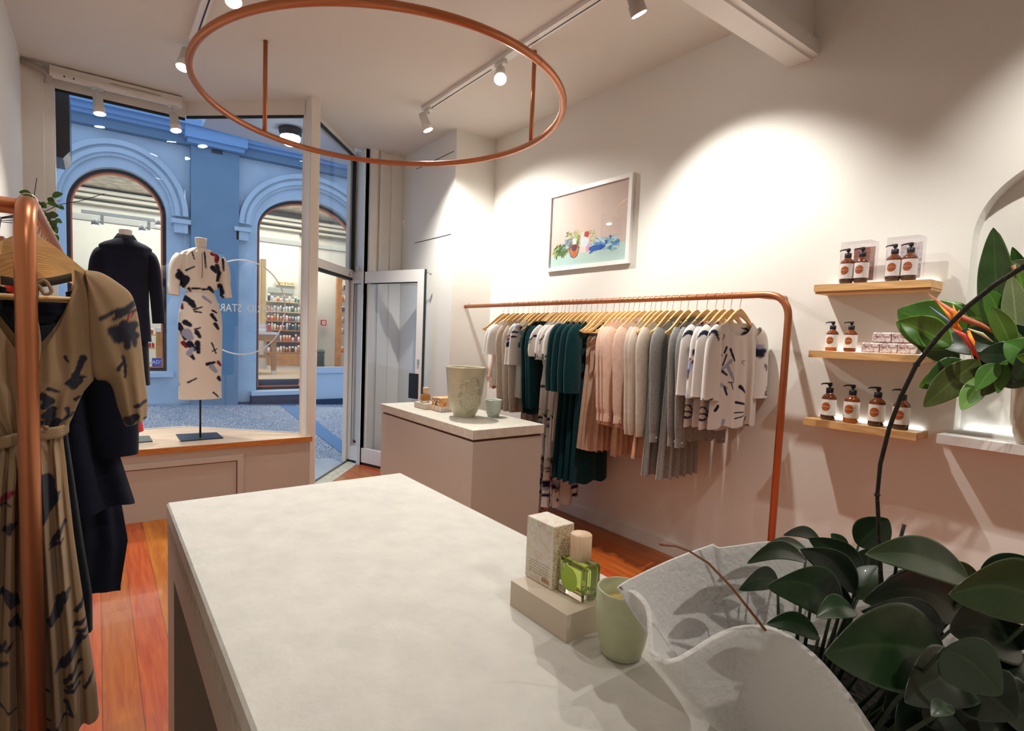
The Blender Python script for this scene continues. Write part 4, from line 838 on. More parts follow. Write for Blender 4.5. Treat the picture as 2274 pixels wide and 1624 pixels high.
# ---------------------------------------------------------------- leaves
def dp(x,y,dep): return EYE+((x-PCX)/FPX*rt-(y-PCY)/FPX*up+fw)*dep
def leaf(par,base,tip,wid,m,arch=.12,twist=0,shape=.8,fold=.18,name='leaf',th=.0006,ptip=1.0,lab=None):
    base=Vector(base); tip=Vector(tip); L_=(tip-base).length; ax=(tip-base).normalized(); view=((base+tip)/2-EYE).normalized()
    side=ax.cross(view).normalized(); nrm=side.cross(ax).normalized()
    if nrm.dot(view)>0: nrm=-nrm
    side=(side*math.cos(twist)+nrm*math.sin(twist)).normalized(); nrm=side.cross(ax).normalized()
    if nrm.dot(view)>0: nrm=-nrm
    b=MB()
    def f(u,v):
        s=(u-.5)*2; wv=math.sin(PI*v**shape)**(.75)*(1-.0*v); wv=max(wv,.0)+.02*(1-v)
        p=base+ax*(L_*v)+side*(s*wid/2*wv)
        p+=Vector((0,0,1))*arch*L_*math.sin(PI*v)+nrm*(abs(s)**1.5*fold*wid*wv*.6)
        p+=nrm*(noise.noise(p*14)*.04*wid)
        return p
    tone=m['tone'] if 'tone' in m else None
    def cf(u,v):
        s=abs(2*u-1); a=.5+.5*math.cos((v*11-s*2.2)*2*PI); k=1-.16*a**6+.14*noise.noise(Vector((u*2,v*3,L_*50)))
        mid=math.exp(-(s/.045)**2); c_=[t_*k for t_ in tone]; ed=smooth(.93,1,s)*.35
        return tuple(x_*(1-mid*.5-ed)+y_*(mid*.5+ed) for x_,y_ in zip(c_,(min(1,tone[0]*2.6+.02),min(1,tone[1]*2.1+.02),min(1,tone[2]*2.2+.01))))
    b.grid(f,20,40,cf=cf if tone else None)
    o=b.build(name,m,par,world=True); md=o.modifiers.new('solid','SOLIDIFY'); md.thickness=th
    if lab: o['label']=lab
    return o
gl=[(.009,.030,.008),(.013,.042,.011),(.020,.056,.014),(.006,.016,.006)]
def leafmat(nm,c,rough,coat):
    m=paint_mat(nm,rough,0,.15,60); m.node_tree.nodes['Principled BSDF'].inputs['Specular IOR Level'].default_value=.6; m.node_tree.nodes['Principled BSDF'].inputs['Coat Weight'].default_value=coat; m['tone']=list(c); return m
GM=[leafmat('leaf_tone_%d'%i,c,.36,.12) for i,c in enumerate(gl)]
T=thing('potted_orchid','dark green leafy plant with long arching stem growing from the wavy vessel','plant',(cs.x,cs.y,cs.z+.02))
FLV=[((1906,1213),(1972,1152),62,.86,.84,1),((1822,1203),(1738,1189),24,.95,.90,0),((1791,1222),(1699,1211),22,.92,.86,2),((1788,1246),(1657,1252),36,.90,.82,0),((1898,1316),(1777,1219),60,.80,.72,1),((1914,1270),(1795,1195),52,.86,.82,1),((1727,1290),(1640,1310),46,.86,.80,0),((1866,1360),(1704,1302),92,.76,.68,2),((1882,1358),(1785,1275),56,.80,.78,3),((1898,1357),(1812,1372),48,.72,.70,2),((1818,1416),(1702,1386),42,.70,.68,0),((2100,1464),(1828,1452),165,.66,.56,1),((2094,1405),(1910,1357),62,.70,.64,3),((2142,1372),(1915,1335),96,.76,.70,3),((2155,1292),(1922,1232),82,.78,.68,2),((1960,1300),(2053,1283),38,.88,.90,1),((2172,1308),(2036,1297),32,.84,.82,2),((2178,1303),(2062,1262),48,.88,.86,1),((2176,1280),(2300,1246),46,.74,.68,1),((2186,1290),(2300,1348),66,.78,.74,2),((2330,1345),(2108,1322),125,.64,.62,2),((2098,1440),(2225,1545),120,.56,.52,1),((2260,1432),(2110,1402),124,.68,.66,3),((2110,1568),(2068,1592),34,.50,.49,1),((1900,1330),(1950,1258),52,.82,.84,1),((1918,1300),(1938,1218),50,.88,.88,0),((1880,1240),(1845,1185),28,.98,.98,2),((2160,1500),(2010,1560),110,.62,.56,3),((2150,1520),(2260,1600),120,.60,.56,3),((2060,1500),(1950,1490),90,.72,.70,3),((2040,1470),(2010,1420),80,.76,.76,3),((2200,1420),(2290,1400),70,.70,.66,3),((1960,1450),(1880,1420),70,.78,.76,3),((2220,1400),(2120,1360),80,.78,.76,0),((2210,1560),(2050,1610),150,.66,.62,3),((2150,1610),(1990,1660),150,.66,.62,3),((2270,1560),(2190,1650),150,.62,.60,3),((2310,1480),(2190,1530),130,.66,.64,3),((2320,1600),(2230,1600),130,.62,.6,3),((2060,1540),(1960,1580),90,.70,.68,3)]  # the last, darkest leaves are added to fill the vessel's black shade
random.seed(21)
for (bx,by),(tx_,ty),wpx,db,dt,mi in FLV:
    dm=(db+dt)/2; leaf(T,dp(bx,by,db),dp(tx_,ty,dt),wpx*dm/FPX*1.12,GM[mi],arch=random.uniform(.05,.14),twist=random.uniform(-.5,.5),shape=.82)
    r_=dp(bx,by,db); root=Vector((cs.x+(r_.x-cs.x)*.55,cs.y+(r_.y-cs.y)*.55,cs.z+.012))
    b=MB(); b.tube([root,root.lerp(r_,.5)+Vector((0,0,.012)),r_],[.0030,.0024,.0018],7); b.build('leaf_stalk',mat('stalk_green',(.015,.028,.010),.5),T,world=True)
pts=[(1962,1400,.80),(1958,1330,.80),(1953,1215,.80),(1948,1100,.79),(1955,1030,.78),(1975,950,.76),(2001,880,.74),(2035,810,.71),(2090,740,.67),(2150,680,.63),(2210,632,.60),(2274,592,.57),(2350,560,.54)]
SPT=[cs+Vector((.02,.0,.012))]+[dp(*p) for p in pts]
b=MB(); b.tube(SPT,[.0032]*3+[.0028,.0026]+[.0028]*9,10); 
for i in (4,8,12): b.tube([SPT[i].lerp(SPT[i+1],-.04),SPT[i],SPT[i].lerp(SPT[i+1],.06)],[.0028,.0042,.0029],10)
b.build('flower_stem',stem,T,world=True)
b=MB(); b.tube([dp(1985,1300,.86),dp(1996,1210,.86),dp(2008,1165,.86)],[.0026,.0024,.0028],8); b.build('cut_stem',stem,T,world=True)
b=MB(); b.tube([dp(1700,1400,.74),dp(1670,1362,.74),dp(1625,1305,.73),dp(1572,1250,.71),(dp(1530,1224,.70)),dp(1500,1213,.69),dp(1466,1210,.68)],[.0020,.0018,.0016,.0016,.0014,.0013,.0016],8); b.build('air_root',mat('brown_root',(.28,.10,.04),.5),T,world=True)
# ---------------------------------------------------------------- arrangement on the niche shelf
c=at(2300,985,0,3.25); vz=1.1206; VC=Vector((3.262,c.y,vz))
rv=(at(2300,920,0,3.25)-at(2229,920,0,3.25)).length*.97
pot('relief_vase',VC,sprof(rv*.62,rv*.93,rv*1.0,.285),.006,(ang(VC.x,VC.y,.35),.5,.10,.34,26),mat('taupe_glaze',(.46,.38,.29),.3,coat=.4,var=.08,vscale=10),'glossy taupe relief vase with foliage on the niche shelf','vase')
T=thing('flower_arrangement','tropical foliage with orange bird of paradise bloom in the taupe vase','plant',(VC.x,VC.y,vz+.288))
BG=[leafmat('broad_leaf_%d'%i,c_,.38,.2) for i,c_ in enumerate(((.022,.080,.010),(.05,.16,.014),(.10,.23,.025),(.010,.030,.008),(.14,.19,.08),(.06,.09,.015)))]
mouth=VC+Vector((0,0,.29))
ARR=[ # base px, tip px, width px, Xbase, Xtip, tone, shape
 ((2150,745),(1992,690),112,3.10,3.0,1),((2110,770),(1990,715),70,3.06,2.99,2),((2175,730),(2060,735),110,3.18,3.12,1),((2250,740),(2100,700),90,3.2,3.15,2),
 ((2250,760),(2075,765),70,3.12,3.05,3),((2130,800),(2035,765),52,3.08,3.02,0),((2160,815),(2055,852),62,3.05,2.95,0),((2175,800),(2050,905),62,3.04,2.93,5),((2150,830),(2040,860),56,3.06,2.98,2),((2185,835),(2135,912),42,3.03,2.95,2),((2215,808),(2168,868),38,3.0,2.95,1),((2222,835),(2178,880),36,3.03,2.98,5),((2235,800),(2215,875),26,3.02,2.98,1),
 ((2215,760),(2206,505),62,3.15,3.08,0),((2232,770),(2216,515),54,3.17,3.1,5),((2240,760),(2188,640),46,3.1,3.05,1),((2250,780),(2200,680),40,3.05,3.0,2),((2262,770),(2245,610),50,3.1,3.08,4),((2290,760),(2262,600),56,3.15,3.1,2),((2310,700),(2248,548),40,3.2,3.15,0),((2320,640),(2246,580),50,3.2,3.12,4),
 ((2270,800),(2170,790),60,3.05,3.0,3),((2280,790),(2225,720),70,3.12,3.08,3),((2300,820),(2240,800),60,3.05,3.0,3),((2290,850),(2200,820),60,3.1,3.02,3),((2320,760),(2250,850),50,3.0,2.95,3),((2300,740),(2225,740),60,3.2,3.14,0),((2280,830),(2160,770),80,3.15,3.1,3),((2310,810),(2230,760),70,3.0,2.97,1),((2300,800),(2258,792),26,2.95,2.92,2)]
for (bx,by),(tx_,ty),wpx,Xb,Xt,mi in ARR:
    A=at(bx,by,0,Xb); B=at(tx_,ty,0,Xt); dep=((A+B)/2-EYE).dot(fw)
    leaf(T,A,B,wpx*dep/FPX*1.0,BG[mi],arch=random.uniform(-.02,.10),twist=random.uniform(-.4,.4),shape=.85,fold=.10,th=.001)
    b=MB(); b.tube([mouth,mouth.lerp(A,.5)+Vector((0,0,.02)),A],[.003,.003,.002],6); b.build('leaf_stalk',mat('stalk_green',(0,0,0)),T,world=True)
def px(x,y,X): return at(x,y,0,X)
b=MB(); b.tube([px(2060,651,2.98),px(2085,672,2.98),px(2120,697,2.98),px(2150,712,2.99),px(2175,720,3.0),px(2230,750,3.05),mouth],[.0008,.007,.013,.013,.009,.005,.004],12)
b.build('bloom_bract',mat('bract_coral',(.55,.16,.09),.4,var=.4,vscale=12),T,world=True)
om=mat('petal_orange',(.95,.30,.02),.4)
for pts_ in (((2135,735,2.97),(2112,705,2.96),(2082,672,2.965)),((2120,726,2.96),(2122,700,2.95),(2116,675,2.95)),((2118,730,2.96),(2128,705,2.95),(2130,688,2.95)),((2150,735,2.97),(2160,760,2.96),(2158,800,2.96))):
    b=MB(); b.tube([px(*q) for q in pts_],[.006,.008,.0006],8); b.build('petal',om,T,world=True,)
b=MB(); b.tube([px(2122,728,2.96),px(2100,708,2.955),px(2064,680,2.95)],[.004,.005,.0005],8); b.build('blue_petal',mat('petal_blue',(.20,.24,.45),.4),T,world=True)
b=MB(); b.tube([px(2115,730,2.94),px(2140,745,2.94),px(2160,775,2.95),px(2175,800,2.97)],[.003,.010,.009,.003],10); b.build('red_bract',mat('bract_red',(.60,.06,.05),.35),T,world=True)
b=MB(); b.tube([px(2150,730,2.93),px(2180,742,2.93),px(2205,760,2.95)],[.002,.007,.002],8); b.build('pale_spathe',mat('spathe_pale',(.55,.55,.30),.4),T,world=True)
b=MB(); b.tube([px(2238,595,3.1),px(2250,590,3.1),px(2256,620,3.1)],[.001,.010,.002],8); b.build('bud',mat('bud_brown',(.30,.16,.08),.5),T,world=True)
# ---------------------------------------------------------------- clothes
def spath(P,k=6):
    P=[Vector(p) for p in P]; n_=len(P)-1; out=[]
    for i in range(n_):
        p0,p1,p2,p3=P[max(i-1,0)],P[i],P[i+1],P[min(i+2,n_)]
        for j in range(k):
            f_=j/k; out.append(.5*((2*p1)+(p2-p0)*f_+(2*p0-5*p1+4*p2-p3)*f_*f_+(3*p1-p0-3*p2+p3)*f_**3))
    return out+[P[-1]]
def seg_d(px_,pz,a,b_):
    dx,dz=b_[0]-a[0],b_[1]-a[1]; L2=dx*dx+dz*dz; t_=max(0,min(1,((px_-a[0])*dx+(pz-a[1])*dz)/L2)) if L2 else 0
    return math.hypot(px_-a[0]-dx*t_,pz-a[1]-dz*t_),t_
NAVY=(.012,.014,.035); LILAC=(.34,.38,.56); WINE=(.22,.01,.02)
_mot={}
def motif(ix,iz,seed,dens):
    k=(ix,iz,seed)
    if k in _mot: return _mot[k]
    R=random.Random(ix*7919+iz*104729+seed*31); el=[]
    if R.random()<dens:
        a0=R.uniform(0,2*PI); big=R.random()<.55
        if big:
            for j in range(R.choice((2,3))):
                a=a0+R.uniform(-1.3,1.3); d=R.uniform(.02,.045); el.append((d*math.cos(a),d*math.sin(a),R.uniform(.020,.032),R.uniform(.010,.016),a,LILAC))
            for j in range(R.choice((4,5,6))):
                a=a0+j*1.15+R.uniform(-.3,.3); d=R.uniform(.028,.05); el.append((d*math.cos(a),d*math.sin(a),R.uniform(.016,.028),R.uniform(.006,.010),a+R.uniform(-.5,.5),NAVY))
            for j in range(2): el.append((R.uniform(-.012,.012),R.uniform(-.012,.012),.006,.005,R.uniform(0,3),WINE))
        else:
            for j in range(3): a=a0+(j-1)*.5; el.append((.02*math.cos(a),.02*math.sin(a),.026,.0030,a,NAVY))
    _mot[k]=(R.uniform(.2,.8),R.uniform(.2,.8),el); return _mot[k]
def floral(x,z,base,seed,cell=.13,dens=.85,k=1):
    x/=k; z/=k
    c=base; ix0,iz0=math.floor(x/cell),math.floor(z/cell)
    wx=noise.noise(Vector((x*60,z*60,seed)))*.004
    for ix in (ix0-1,ix0,ix0+1):
        for iz in (iz0-1,iz0,iz0+1):
            jx,jz,el=motif(ix,iz,seed,dens)
            dx=x-(ix+jx)*cell; dz=z-(iz+jz)*cell
            if dx*dx+dz*dz>.0075: continue
            for (ex,ez,ra,rb,ro,cc) in el:
                qx,qz=dx-ex,dz-ez; co_,si=math.cos(ro),math.sin(ro); X_=qx*co_+qz*si+wx; Y_=-qx*si+qz*co_+wx
                E_=(X_/ra)**2+(Y_/rb)**2
                if E_<1.35:
                    q_=smooth(1.35,.75,E_); c=tuple(a*(1-q_)+b_*q_ for a,b_ in zip(c,cc))
    return c
def cloth(name,col,rough=.85,sheen=.15,var=.08,vs=30,bump=.3,bs=350): return mat(name,col,rough,sheen=sheen,var=var,vscale=vs,bump=bump,bscale=bs,spec=.2)
PRINT=paint_mat('printed_cloth')
def garment(par,m,W,z0,zh,nw=.07,nf=.06,nb=.02,drop=.045,D=((0,.03),(1,.045)),fold=.010,nfold=4.5,seed=0,cf=None,nu=36,nv=36,hemj=.01,name='body',solid=.0012,c=None):
    """W: (z,halfwidth) from z0 (shoulder) to zh (hem), local x across, -y front"""
    b=MB(); w0=interp([(-q[0],q[1]) for q in W],-z0+drop)
    def top(x,d):
        ax=abs(x)
        if ax<nw: return z0-d*math.sqrt(max(0,1-(x/nw)**2))
        return z0-drop*min(1,(ax-nw)/max(.01,w0-nw))**1.1
    Wi=[(-q[0],q[1]) for q in W]
    for sgn,d in ((-1,nf),(1,nb)):
        def f(u,v):
            s=2*u-1; zt=top(s*w0,d); z=zt+(zh+hemj*math.sin(s*7+seed)-zt)*v
            x=s*interp(Wi,-z) if z<z0-drop else s*w0
            if v==0: x=s*w0
            fade=min(1,v*3)
            x=s*(w0*(1-fade)+interp(Wi,-z)*fade)
            dd=interp(D,v); e=math.sqrt(max(0,1-s*s))
            ph=seed*1.7+noise.noise(Vector((s*2,z*3,seed)))*1.6
            y=sgn*dd*e*.5*1.0+fold*(v**.7)*math.sin(s*nfold*PI+ph)*e**.5*(1.0 if sgn<0 else .8)
            return Vector((x,y,z))
        b.grid(f,nu,nv,cf=(lambda u,v,f=f,sg=sgn:cf(f(u,v),sg)) if cf else None)
    o=b.build(name,m,par)
    return o
def sleeve(par,m,pts,rad,flat=.5,n=18,seed=0,cf=None,name='sleeve',ripple=.05):
    """pts: centre line (x,y,z) shoulder to cuff; rad: in-plane radius along it"""
    P=[Vector(p) for p in pts]; fine=[]; K=70 if cf else 30
    tot=len(P)-1
    def cr(t):
        i=min(int(t),tot-1); f_=t-i; p0,p1,p2,p3=P[max(i-1,0)],P[i],P[i+1],P[min(i+2,tot)]
        return .5*((2*p1)+(p2-p0)*f_+(2*p0-5*p1+4*p2-p3)*f_*f_+(3*p1-p0-3*p2+p3)*f_**3)
    C_=[cr(tot*k/K) for k in range(K+1)]; b=MB(); rings=[]; cols=[]
    for k in range(K+1):
        tg=(C_[min(k+1,K)]-C_[max(k-1,0)]).normalized(); side=Vector((0,1,0)).cross(tg).normalized(); dep=tg.cross(side).normalized(); r=interp(rad,k/K); rg=[]
        for j in range(n):
            a=2*PI*j/n; rip=1+ripple*math.sin(3*a+seed+2*noise.noise(C_[k]*3))
            rg.append(C_[k]+side*(r*math.cos(a)*rip)+dep*(r*flat*math.sin(a)*rip))
        rings.append(rg); cols.append([cf(p,-1) if cf else None for p in rg])
    b.loft(rings,True,False,True,cols); return b.build(name,m,par)
def hanger():
    T=thing('wooden_hanger',None,None); b=MB(); up=[];lo=[]
    for k in range(25):
        s=-1+k/12; a=abs(s); z=-.071-.150*smooth(-.1,1.1,a); h_=.030*(1-a)**2.2+.018
        up.append((s*.213,z)); lo.append((s*.213,z-h_*(1 if a<1 else .6)))
    for i in range(24):
        (x0,a0),(x1,a1)=up[i],up[i+1]; (_,c0),(_,c1)=lo[i],lo[i+1]
        v=[b.vert((x0,-.006,a0)),b.vert((x1,-.006,a1)),b.vert((x1,.006,a1)),b.vert((x0,.006,a0)),b.vert((x0,-.006,c0)),b.vert((x1,-.006,c1)),b.vert((x1,.006,c1)),b.vert((x0,.006,c0))]
        for q in ((0,1,2,3),(7,6,5,4),(4,5,1,0),(3,2,6,7)): b.face([v[k] for k in q],False)
    for i in (0,24):
        x0,a0=up[i]; _,c0=lo[i]; v=[b.vert((x0,-.006,a0)),b.vert((x0,.006,a0)),b.vert((x0,.006,c0)),b.vert((x0,-.006,c0))]; b.face(v,False)
    b.build('arms',beech,T)
    b=MB(); b.tube([(.190,0,-.232),(0,0,-.234),(-.190,0,-.232)],.0055,8); b.build('bar',beech,T)
    b=MB(); r=.0205; pts=[(0,0,-.085),(0,0,-.05),(.004,0,-.04)]+[(r*math.cos(a),0,-.0+r*math.sin(a)) for a in [(-70+ k*25)*PI/180 for k in range(11)]]
    b.tube(pts,.0016,6); b.build('hook',wire,T)
    return T
HG=hanger(); used=[False]
def hang(loc,rz,lab,grp):
    h=HG if not used[0] else dup(HG); used[0]=True; h.location=loc; h.rotation_euler=(0,0,rz); return tag(h,lab,'hanger',grp)
# protos of the garments on the long rail (local origin = rail centre)
CL={k:cloth(*v) for k,v in dict(
 blush=('blush_crepe',(.80,.53,.40)),beigec=('oatmeal_linen',(.58,.49,.41)),teal=('teal_knit',(.002,.036,.044),.95,.10,.25,70),
 pinksh=('powder_pink',(.86,.62,.50)),cream=('cream_knit',(.66,.57,.48)),greyc=('grey_flannel',(.30,.30,.29),.9,.2,.22,120),
 tan=('tan_slip',(.58,.38,.27),.6),black=('black_cloth',(.012,.014,.02)),navyc=('navy_wool',(.006,.008,.020),.9,.1),peach=('peach_silk',(.80,.45,.30),.6),trous=('salmon_crepe',(.70,.35,.22))).items()}
WHITE=(.78,.75,.72)
def fl(seed,k=1): return lambda p,s:floral(p.x+2.0*p.y+(5 if s>0 else 0),p.z,WHITE,seed,.13,.85,k)
protos={}
def P_tee(key,m,L_=.62,w=.20,hem=.21,sl=.22,sw=.075,neck=.03,seed=1,fold=.010,print_=None,dep=.045,cuff=False,long=False,collar=False,kf=1,bodycf=None):
    T=thing('garment_proto',None,None); cf=fl(print_,kf) if print_ else None; mm=PRINT if print_ else m; nn=(80,110) if print_ else (34,34)
    garment(T,mm,((-.15,w),(-.32,w*.97),(-.10-L_*.6,(w+hem)/2),(-.10-L_,hem)),-.146,-.10-L_,nw=.112,nf=neck,nb=.012,drop=.066,D=((0,.022),(.3,dep),(1,dep*1.1)),fold=fold,seed=seed,cf=bodycf or cf,nu=nn[0]*(2 if bodycf else 1),nv=nn[1]*(2 if bodycf else 1))
    for s in (-1,1):
        if long: pts=[(s*(w-.035),-.004,-.210),(s*(w+.012),-.012,-.32),(s*(w+.010),-.018,-.54),(s*(w-.005),-.020,-.14-sl)]; rad=[(0,.05),(.2,.058),(.6,.048),(.9,.044),(1,.036)]
        else: pts=[(s*(w-.035),-.002,-.210),(s*(w+.012),-.006,-.28),(s*(w+.022),-.010,-.15-sl)]; rad=[(0,.05),(.4,sw*.8),(1,sw*.95)]
        o=sleeve(T,mm,pts,rad,flat=.42,seed=seed+s,cf=cf,n=24 if print_ else 16)
        if cuff:
            e=Vector(pts[-1]); b=MB(); b.loft([[e+Vector((.040*math.cos(a),.018*math.sin(a),dz)) for a in [2*PI*k/16 for k in range(16)]] for dz in (.012,-.045)],True,False,True); o2=b.build('cuff',mm,o)
            b=MB(); b.lathe([(0,0),(.006,.001),(.006,.003),(0,.004)],(e.x+(-.01),e.y-.024,e.z-.016),10,axis='Y'); b.build('button',mat('shell_button',(.75,.70,.62),.3),o)
    if collar:
        b=MB(); b.loft([[Vector((.095*math.cos(a)*(1+.08*q),.022*math.sin(a),-.150+q*.024-.012*math.cos(2*a))) for a in [2*PI*k/24 for k in range(24)]] for q in (0,1)],True,False,True); b.build('collar',mm,T)
    return T
def P_dress(key,m,L_=.95,seed=1,print_=None,sl=.20):
    T=thing('garment_proto',None,None); cf=fl(print_,1.5) if print_ else None; mm=PRINT if print_ else m
    garment(T,mm,((-.15,.195),(-.34,.18),(-.50,.13),(-.64,.17),(-.10-L_,.20)),-.146,-.10-L_,nw=.112,nf=.05,nb=.012,drop=.066,D=((0,.022),(.4,.05),(.6,.03),(1,.06)),fold=.014 if print_ else .007,nfold=3.5 if print_ else 2.2,seed=seed,cf=cf,nu=56,nv=110 if print_ else 60)
    for s in (-1,1): sleeve(T,mm,[(s*.16,-.004,-.210),(s*.215,-.008,-.29),(s*.225,-.012,-.15-sl)],[(0,.05),(.4,.068),(.8,.078),(1,.070)],flat=.5,seed=seed+s,cf=cf,n=24)
    if print_ and L_>1.3:
        b=MB(); b.grid(lambda u,v:Vector((-.135+.022*(u-.5)+.006*math.sin(v*9),-.035-.004*math.sin(v*7),-.52-1.15*v)),2,60,cf=lambda u,v:floral(u*.02,v*1.15,WHITE,77,.07,.95,.8)); o=b.build('tie',PRINT,T); md=o.modifiers.new('solid','SOLIDIFY'); md.thickness=.002
    return T
def P_skirtset(m,z0,z1,w0,w1,seed,nf=7,fold=.016):   # pleated skirt clipped below its hanger
    T=thing('garment_proto',None,None); b=MB()
    for sg in (-1,1):
        def f(u,v):
            s=2*u-1; z=z0+(z1-z0)*v; w=w0+(w1-w0)*v; e=math.sqrt(max(0,1-s*s)); return Vector((s*w,sg*.018*e+fold*(.3+.7*v)*math.sin(s*nf*PI+seed)*e**.5,z+.008*math.sin(s*nf*PI)*v))
        b.grid(f,60,14)
    b.build('skirt',m,T)
    for s in (-1,1):
        q=MB(); q.box((s*w0*.8-.008,-.010,z0-.02),(s*w0*.8+.008,.010,z0+.012)); q.box((s*w0*.8-.002,-.002,z0+.012),(s*w0*.8+.002,.002,-.18)); q.build('clip',steel,T)
    return T
def P_slip(m,L_,seed):
    T=thing('garment_proto',None,None)
    garment(T,m,((-.25,.12),(-.30,.15),(-.45,.14),(-.10-L_,.19)),-.25,-.10-L_,nw=.10,nf=.05,nb=.03,drop=.03,D=((0,.02),(1,.05)),fold=.012,nfold=6,seed=seed)
    for s in (-1,1):
        q=MB(); q.tube([(s*.105,-.012,-.262),(s*.098,-.004,-.14),(s*.095,.004,-.128),(s*.105,.012,-.262)],.0022,6); q.build('strap',m,T)
    return T
PR={}
PR['trousers']=P_skirtset(CL['trous'],-.27,-.75,.10,.12,3,4,.020)
PR['slip_blush']=P_slip(CL['blush'],.55,2)
PR['blouse_fl']=P_tee('',None,.62,.20,.20,.29,.088,.05,seed=2,print_=11,fold=.014,kf=1.5)
PR['shirt_beige']=P_tee('',CL['beigec'],.80,.195,.20,.72,.05,.02,seed=3,cuff=True,long=True,collar=True)
PR['tee_fl']=P_tee('',None,.66,.205,.22,.36,.090,.05,seed=4,print_=12,kf=1.5)
PR['tee_fl2']=P_tee('',None,.68,.205,.22,.36,.085,.05,seed=9,print_=15,kf=1.5)
PR['skirt_beige']=P_skirtset(CL['beigec'],-.24,-1.06,.16,.19,1,6,.012)
PR['knit_teal']=P_tee('',CL['teal'],.66,.20,.22,.50,.06,.03,seed=5,long=False,sw=.07,fold=.010) if False else P_tee('',CL['teal'],.78,.20,.215,.70,.085,.03,seed=5,long=True)
PR['dress_fl']=P_dress('',None,1.10,seed=6,print_=13,sl=.30)
PR['dress_fl2']=P_dress('',None,1.50,seed=8,print_=17,sl=.28)
PR['dress_teal']=P_dress('',CL['teal'],1.24,seed=7,sl=.52)
PR['slip_tan']=P_slip(CL['tan'],.96,4)
PR['shirt_pink']=P_tee('',CL['pinksh'],.76,.195,.20,.64,.05,.02,seed=3,cuff=True,long=True,collar=True,dep=.05)
PR['skirt_tan']=P_skirtset(CL['tan'],-.24,-1.06,.16,.19,1,8,.014)
PR['knit_cream']=P_tee('',CL['cream'],.76,.195,.20,.74,.05,.03,seed=6,long=True,dep=.05)
PR['skirt_peach']=P_skirtset(CL['peach'],-.30,-1.03,.12,.20,1,5,.018)
PR['shirt_grey']=P_tee('',CL['greyc'],.76,.20,.21,.71,.05,.02,seed=8,cuff=True,long=True,collar=True,dep=.055)
PR['skirt_grey']=P_skirtset(CL['greyc'],-.24,-1.124,.17,.22,2,6,.018)
PR['top_fl']=P_tee('',None,.65,.21,.22,.44,.075,.085,seed=5,print_=21,fold=.008,kf=1.9)
TS=[([(1612,762),(1619,792)],2,0),([(1609,768),(1614,782)],1.5,0),([(1628,773),(1623,784)],8,0),([(1627,790),(1619,812)],7,0),([(1636,777),(1638,788),(1641,801)],7,0),([(1635,803),(1628,812),(1618,821)],9,1),([(1630,817),(1634,830),(1638,845)],9,1),([(1618,826),(1628,834)],7,0),([(1613,826),(1612,838)],6,0),([(1655,805),(1660,812)],1.5,0),([(1656,803),(1662,802)],1.5,0),([(1616,856),(1627,864)],8,1),([(1623,862),(1627,878)],7,0),([(1634,853),(1636,867)],3,0),([(1630,851),(1638,850)],2.5,0),([(1651,860),(1661,872)],9,0),([(1644,895),(1662,899)],6,0),([(1640,919),(1662,915)],3,0),([(1642,932),(1664,919)],3,0),([(1655,954),(1664,927)],3,0),([(1620,938),(1616,954)],11,1),([(1655,724),(1660,728)],3,0),([(1608,905),(1604,915)],8,0),([(1606,870),(1611,880)],5,0)]
TSW=[([(at(x,y,1,1.65).x-RX,at(x,y,1,1.65).z-RZ) for x,y in pts],w*3.15/FPX/2,(NAVY,LILAC)[c]) for pts,w,c in TS]
def topcol(p,s):
    c=WHITE
    if s>0: return floral(p.x+5,p.z,WHITE,21,.13,.85,1.9)
    j=noise.noise(Vector((p.x*160,0,p.z*160)))*.0015
    for pts,w,cc in TSW:
        for a,b_ in zip(pts,pts[1:]):
            if abs(p.x-a[0])>.09 or abs(p.z-a[1])>.09: continue
            d,t_=seg_d(p.x,p.z,a,b_); q_=smooth(.002,-.0015,d+j-w*(1-.3*t_))
            if q_>0: c=tuple(a_*(1-q_)+b2*q_ for a_,b2 in zip(c,cc))
    return c
PR['top_front']=P_tee('',None,.65,.21,.22,.44,.075,.085,seed=5,print_=22,fold=.008,kf=1.9,bodycf=topcol)
PR['top_fl2']=P_tee('',None,.67,.21,.22,.43,.075,.085,seed=7,print_=22,fold=.008,kf=1.9)
HX=[1119.6,1129.8,1142.6,1150.7,1163,1174.5,1184,1189.3,1197.5,1209.7,1217.8,1229.3,1234.7,1238.8,1248.3,1255,1264.5,1273.3,1281.5,1291,1302.5,1313.6,1326.6,1337.6,1346.9,1363.5,1376,1386,1397,1408,1420,1432,1446.4,1456,1468.5,1482,1495,1512,1529,1548.4,1570.8,1590.4,1607.3,1624.3,1644.6]
KIND=['trousers','slip_blush','blouse_fl','blouse_fl','shirt_beige','shirt_beige','shirt_beige','tee_fl','tee_fl2','skirt_beige','knit_teal','knit_teal','knit_teal','knit_teal','dress_fl2','dress_fl','dress_fl2','dress_fl','skirt_beige','dress_teal','dress_teal','dress_teal','dress_teal','slip_tan','slip_tan','slip_tan','skirt_tan','shirt_pink','shirt_pink','shirt_pink','skirt_tan','shirt_pink','knit_cream','knit_cream','skirt_peach','knit_cream','skirt_grey','shirt_grey','skirt_grey','shirt_grey','shirt_grey','skirt_grey','top_fl2','top_fl','top_fl']
KIND[-5:]=['shirt_grey','top_fl2','top_fl','top_fl2','top_front']; KIND[36:40]=['skirt_grey','shirt_grey','skirt_grey','shirt_grey']
